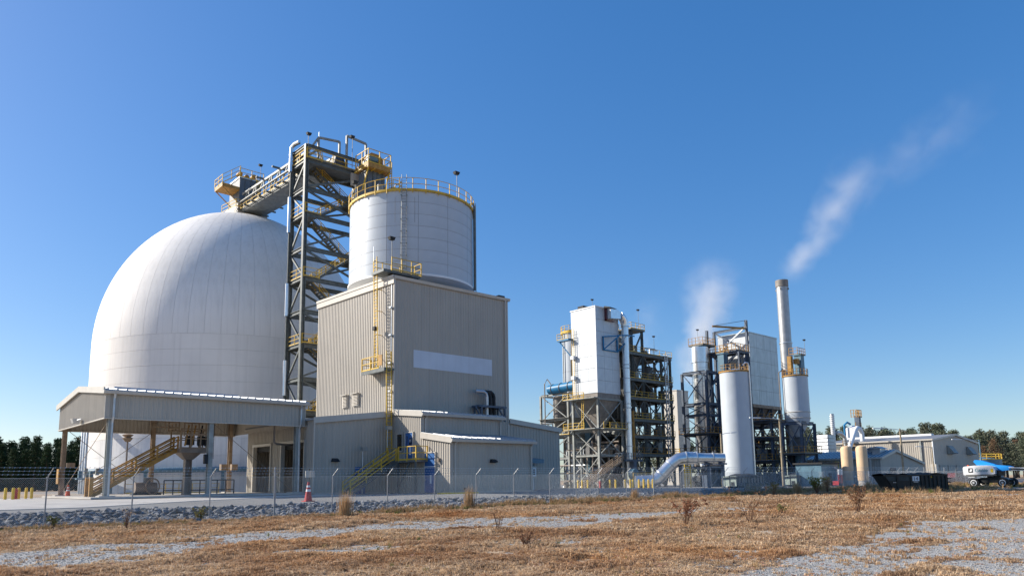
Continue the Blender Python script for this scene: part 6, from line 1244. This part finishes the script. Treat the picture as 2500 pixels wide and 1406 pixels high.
# ---------------------------------------------------------------- shrubs and weed clumps in the field
def shrub(x, y, h, n, spr, label, leaves=160, lm='dry_leaf', leafsize=.05, lean=0.):
    z = gz(x, y); t = thing('dry_shrub', label, 'shrub', (x, y, z)); rr = random.Random(int(x*100)); st = MB(); tips = []
    for i in range(n):
        a = rr.uniform(0, 6.28); d = Vector((math.cos(a), math.sin(a), 0))*rr.uniform(.15, spr)+Vector((Rt.x, Rt.y, 0))*lean; L = h*rr.uniform(.55, 1.0); p0 = Vector((x+rr.uniform(-.06,.06), y+rr.uniform(-.06,.06), z-.02))
        pts = [p0, p0+d*.35*L+Vector((0,0,.5*L)), p0+d*.8*L+Vector((0,0,.85*L)), p0+d*1.15*L+Vector((0,0,.97*L))]
        st.pipe(pts, [.011,.008,.005,.003], 4)
        for q in range(6):
            s = rr.uniform(.35, 1); i0 = min(2, int(s*3)); b = pts[i0].lerp(pts[i0+1], s*3-i0); e = b+Vector((rr.gauss(0,.18), rr.gauss(0,.18), rr.uniform(.02,.25)))*L*.6; st.tube(b, e, .004, 3, .002); tips += [(b, e)]*2
    part('stems', st, 'stem', t)
    m = MB()
    for _ in range(leaves):
        b, e = rr.choice(tips); p = b.lerp(e, rr.uniform(.2,1.1)); u = Vector((rr.gauss(0,1), rr.gauss(0,1), rr.gauss(0,1)-.4)).normalized(); v = u.cross(Vector((rr.gauss(0,1),rr.gauss(0,1),rr.gauss(0,1)))).normalized(); s = leafsize*rr.uniform(.6,1.4)
        m.add([p, p+u*s*.5+v*s*.22, p+u*s, p+u*s*.5-v*s*.22], [(0,1,2,3)])
    part('leaves', m, lm, t, kind='stuff')
shrub(20.8,14.5,1.0,16,.95,'droopy dry shrub with curled leaves left of the bent twigs',620,'dry_leaf',.075)
shrub(23.1,13.5,1.25,10,1.25,'sprawling bare twigs leaning out right of the droopy shrub',160,'dry_leaf',.06,.2)
shrub(30.3,12.9,1.25,16,.42,'upright reddish feathery shrub before the black container',1100,'dry_leaf',.05)
shrub(12.2,13.0,.42,20,.6,'low grey twiggy shrub in the lower middle of the field',260,'dry_leaf',.035)
shrub(15.5,17.8,.75,8,.3,'thin dry weed stalks on the gravel track left of centre',60,'dry_leaf',.03)
shrub(29.0,15.4,.45,10,.7,'small yellow-green weed beside the sprawling twigs',200,'green_weed',.06)
shrub(58.2,27.9,1.5,30,.5,'dense dark bush in the shade left of the black container',1500,'green_weed',.10)
shrub(61.5,28.6,1.5,22,.45,'tan feathery weed between the dark bush and the black container',700,'tall_straw',.10)
shrub(54.2,29.5,1.1,16,.5,'low dark weed in the shade before the tall light pole',500,'green_weed',.08)
shrub(8.0,30.4,.95,9,.25,'slender dry stalks before the riprap at far left',60,'tall_straw',.05); shrub(11.6,33.0,.75,14,.5,'green leafy weed growing among the riprap stones',420,'green_weed',.07); shrub(5.9,31.6,.6,10,.45,'small yellow-green weed at the riprap foot at far left',260,'green_weed',.06)
def clump(x, y, h, label):
    z = gz(x, y); t = thing('grass_clump', label, 'grass', (x, y, z)); rr = random.Random(int(x*7)); m = MB()
    for _ in range(240):
        a = rr.uniform(0,6.28); p = Vector((x+rr.gauss(0,.14), y+rr.gauss(0,.14), z)); L = h*rr.uniform(.5,1.1); d = Vector((math.cos(a),math.sin(a),0))*rr.uniform(.03,.3); s = Vector((-math.sin(a),math.cos(a),0))*.007; mid = p+d*.3*L+Vector((0,0,.6*L)); tip = p+d*L+Vector((0,0,L))
        m.add([p-s,p+s,mid+s,mid-s,tip],[(0,1,2,3),(3,2,4)])
    part('blades', m, 'tall_straw', t, kind='stuff')
clump(17.5,31.0,1.25,'tall tan grass clump before the fence near the entry stair'); clump(26.0,32.4,1.35,'tall tan grass clump before the fence near the lower annex'); clump(40.6,32.4,.9,'small tan grass clump at the fence right of the side wing')
for i in range(7): clump(58+i*3.1+random.uniform(-1,1), 31.5-random.uniform(0,4), random.uniform(.7,1.2), ('short','ragged','leaning','thin','wide','frayed','bushy')[i]+' dry grass clump in the shaded strip left of the container')

# ---------------------------------------------------------------- steam
def steam(name, label, p, q, r0, r1, dens, bend=0., gap=.05, seed=0., thr=.0):
    p, q = Vector(p), Vector(q); L = (q-p).length; m = MB()
    rows = 10; prof = [((r0+(r1-r0)*i/rows)*1.35, L*i/rows) for i in range(rows+1)]
    m.lathe((0,0,0), prof, 20)
    if bend:
        m.v = [(a+bend*4*(c/L)*(1-c/L), b, c) for a, b, c in m.v]
    mt = bpy.data.materials.new(name); mt.use_nodes = True; t = mt.node_tree; N, K = t.nodes, t.links; N.clear()
    out = N.new('ShaderNodeOutputMaterial'); pv = N.new('ShaderNodeVolumePrincipled'); pv.inputs['Color'].default_value = (.97,.97,.98,1); pv.inputs['Anisotropy'].default_value = .2
    tc = N.new('ShaderNodeTexCoord'); sx = N.new('ShaderNodeSeparateXYZ'); K.new(tc.outputs['Object'], sx.inputs[0])
    def mth(op, a, b=None, c=None):
        n = N.new('ShaderNodeMath'); n.operation = op
        for i, v in enumerate((a, b, c)):
            if v is None: continue
            if isinstance(v, (int, float)): n.inputs[i].default_value = v
            else: K.new(v, n.inputs[i])
        return n.outputs[0]
    zl_ = mth('DIVIDE', sx.outputs[2], L); par = mth('MULTIPLY', mth('MULTIPLY', zl_, mth('SUBTRACT', 1., zl_)), 4*bend)
    nz1 = N.new('ShaderNodeTexNoise'); nz1.inputs['Scale'].default_value = .10; nz1.inputs['Detail'].default_value = 2; mp_ = N.new('ShaderNodeMapping'); mp_.inputs['Location'].default_value = (seed, seed*1.7, seed*.6); K.new(tc.outputs['Object'], mp_.inputs[0]); K.new(mp_.outputs[0], nz1.inputs['Vector'])
    xx = mth('SUBTRACT', mth('SUBTRACT', sx.outputs[0], par), mth('MULTIPLY', mth('SUBTRACT', nz1.outputs[0], .5), r1*1.3))
    rad = mth('DIVIDE', mth('SQRT', mth('ADD', mth('MULTIPLY', xx, xx), mth('MULTIPLY', sx.outputs[1], sx.outputs[1]))), mth('MULTIPLY_ADD', zl_, r1-r0, r0))
    nz2 = N.new('ShaderNodeTexNoise'); nz2.inputs['Scale'].default_value = .17; nz2.inputs['Detail'].default_value = 6; nz2.inputs['Roughness'].default_value = .55; nz2.inputs['Distortion'].default_value = .3; K.new(mp_.outputs[0], nz2.inputs['Vector'])
    core = mth('SUBTRACT', mth('ADD', mth('SUBTRACT', 1.0, rad), mth('MULTIPLY', mth('SUBTRACT', nz2.outputs[0], .5), 3.4)), thr)
    core = mth('MULTIPLY', mth('MAXIMUM', core, 0.), mth('MAXIMUM', mth('SUBTRACT', 1.25, rad), 0.))
    def rng_(a, b): r = N.new('ShaderNodeMapRange'); r.interpolation_type = 'SMOOTHSTEP'; r.inputs[1].default_value = a; r.inputs[2].default_value = b; K.new(zl_, r.inputs[0]); return r.outputs[0]
    f = mth('MULTIPLY', rng_(0., gap), mth('SUBTRACT', 1., rng_(.72, 1.)))
    thin = mth('SUBTRACT', 1.0, mth('MULTIPLY', zl_, .75))
    K.new(mth('MULTIPLY', mth('MULTIPLY', core, f), mth('MULTIPLY', thin, dens)), pv.inputs['Density']); K.new(pv.outputs[0], out.inputs['Volume'])
    me_ = m.mesh(name, mt); o = obj(name, me_, None, tuple(p), label=label, category='steam', kind='stuff'); o.rotation_euler = (q-p).to_track_quat('Z', 'Y').to_euler()
steam('stack_steam', 'white steam trailing to the right from the tall exhaust stack', (147.2,75.6,42.0), (166.0,60.2,73.5), 3.4, 7.4, .105, 1.2, .28, 14.6, .03)
steam('drifting_steam', 'thin torn steam drifting on toward the upper right corner', (160.5,64.6,63.5), (192,42.5,88.5), 5.0, 9.0, .02, 0., .34, 11.3, .1)
steam('absorber_steam', 'white billowing steam rising behind the clad absorber tower', (145.4,97.8,22.5), (149.2,91.4,54), 4.8, 7.4, .22, -.8, .10, 8.1, -.08)
steam('faint_steam', 'faint wisp of steam above the process structure', (157.5,121,26), (158.5,119,52), 4, 6.5, .03, 0., .2, 5.5, .1)
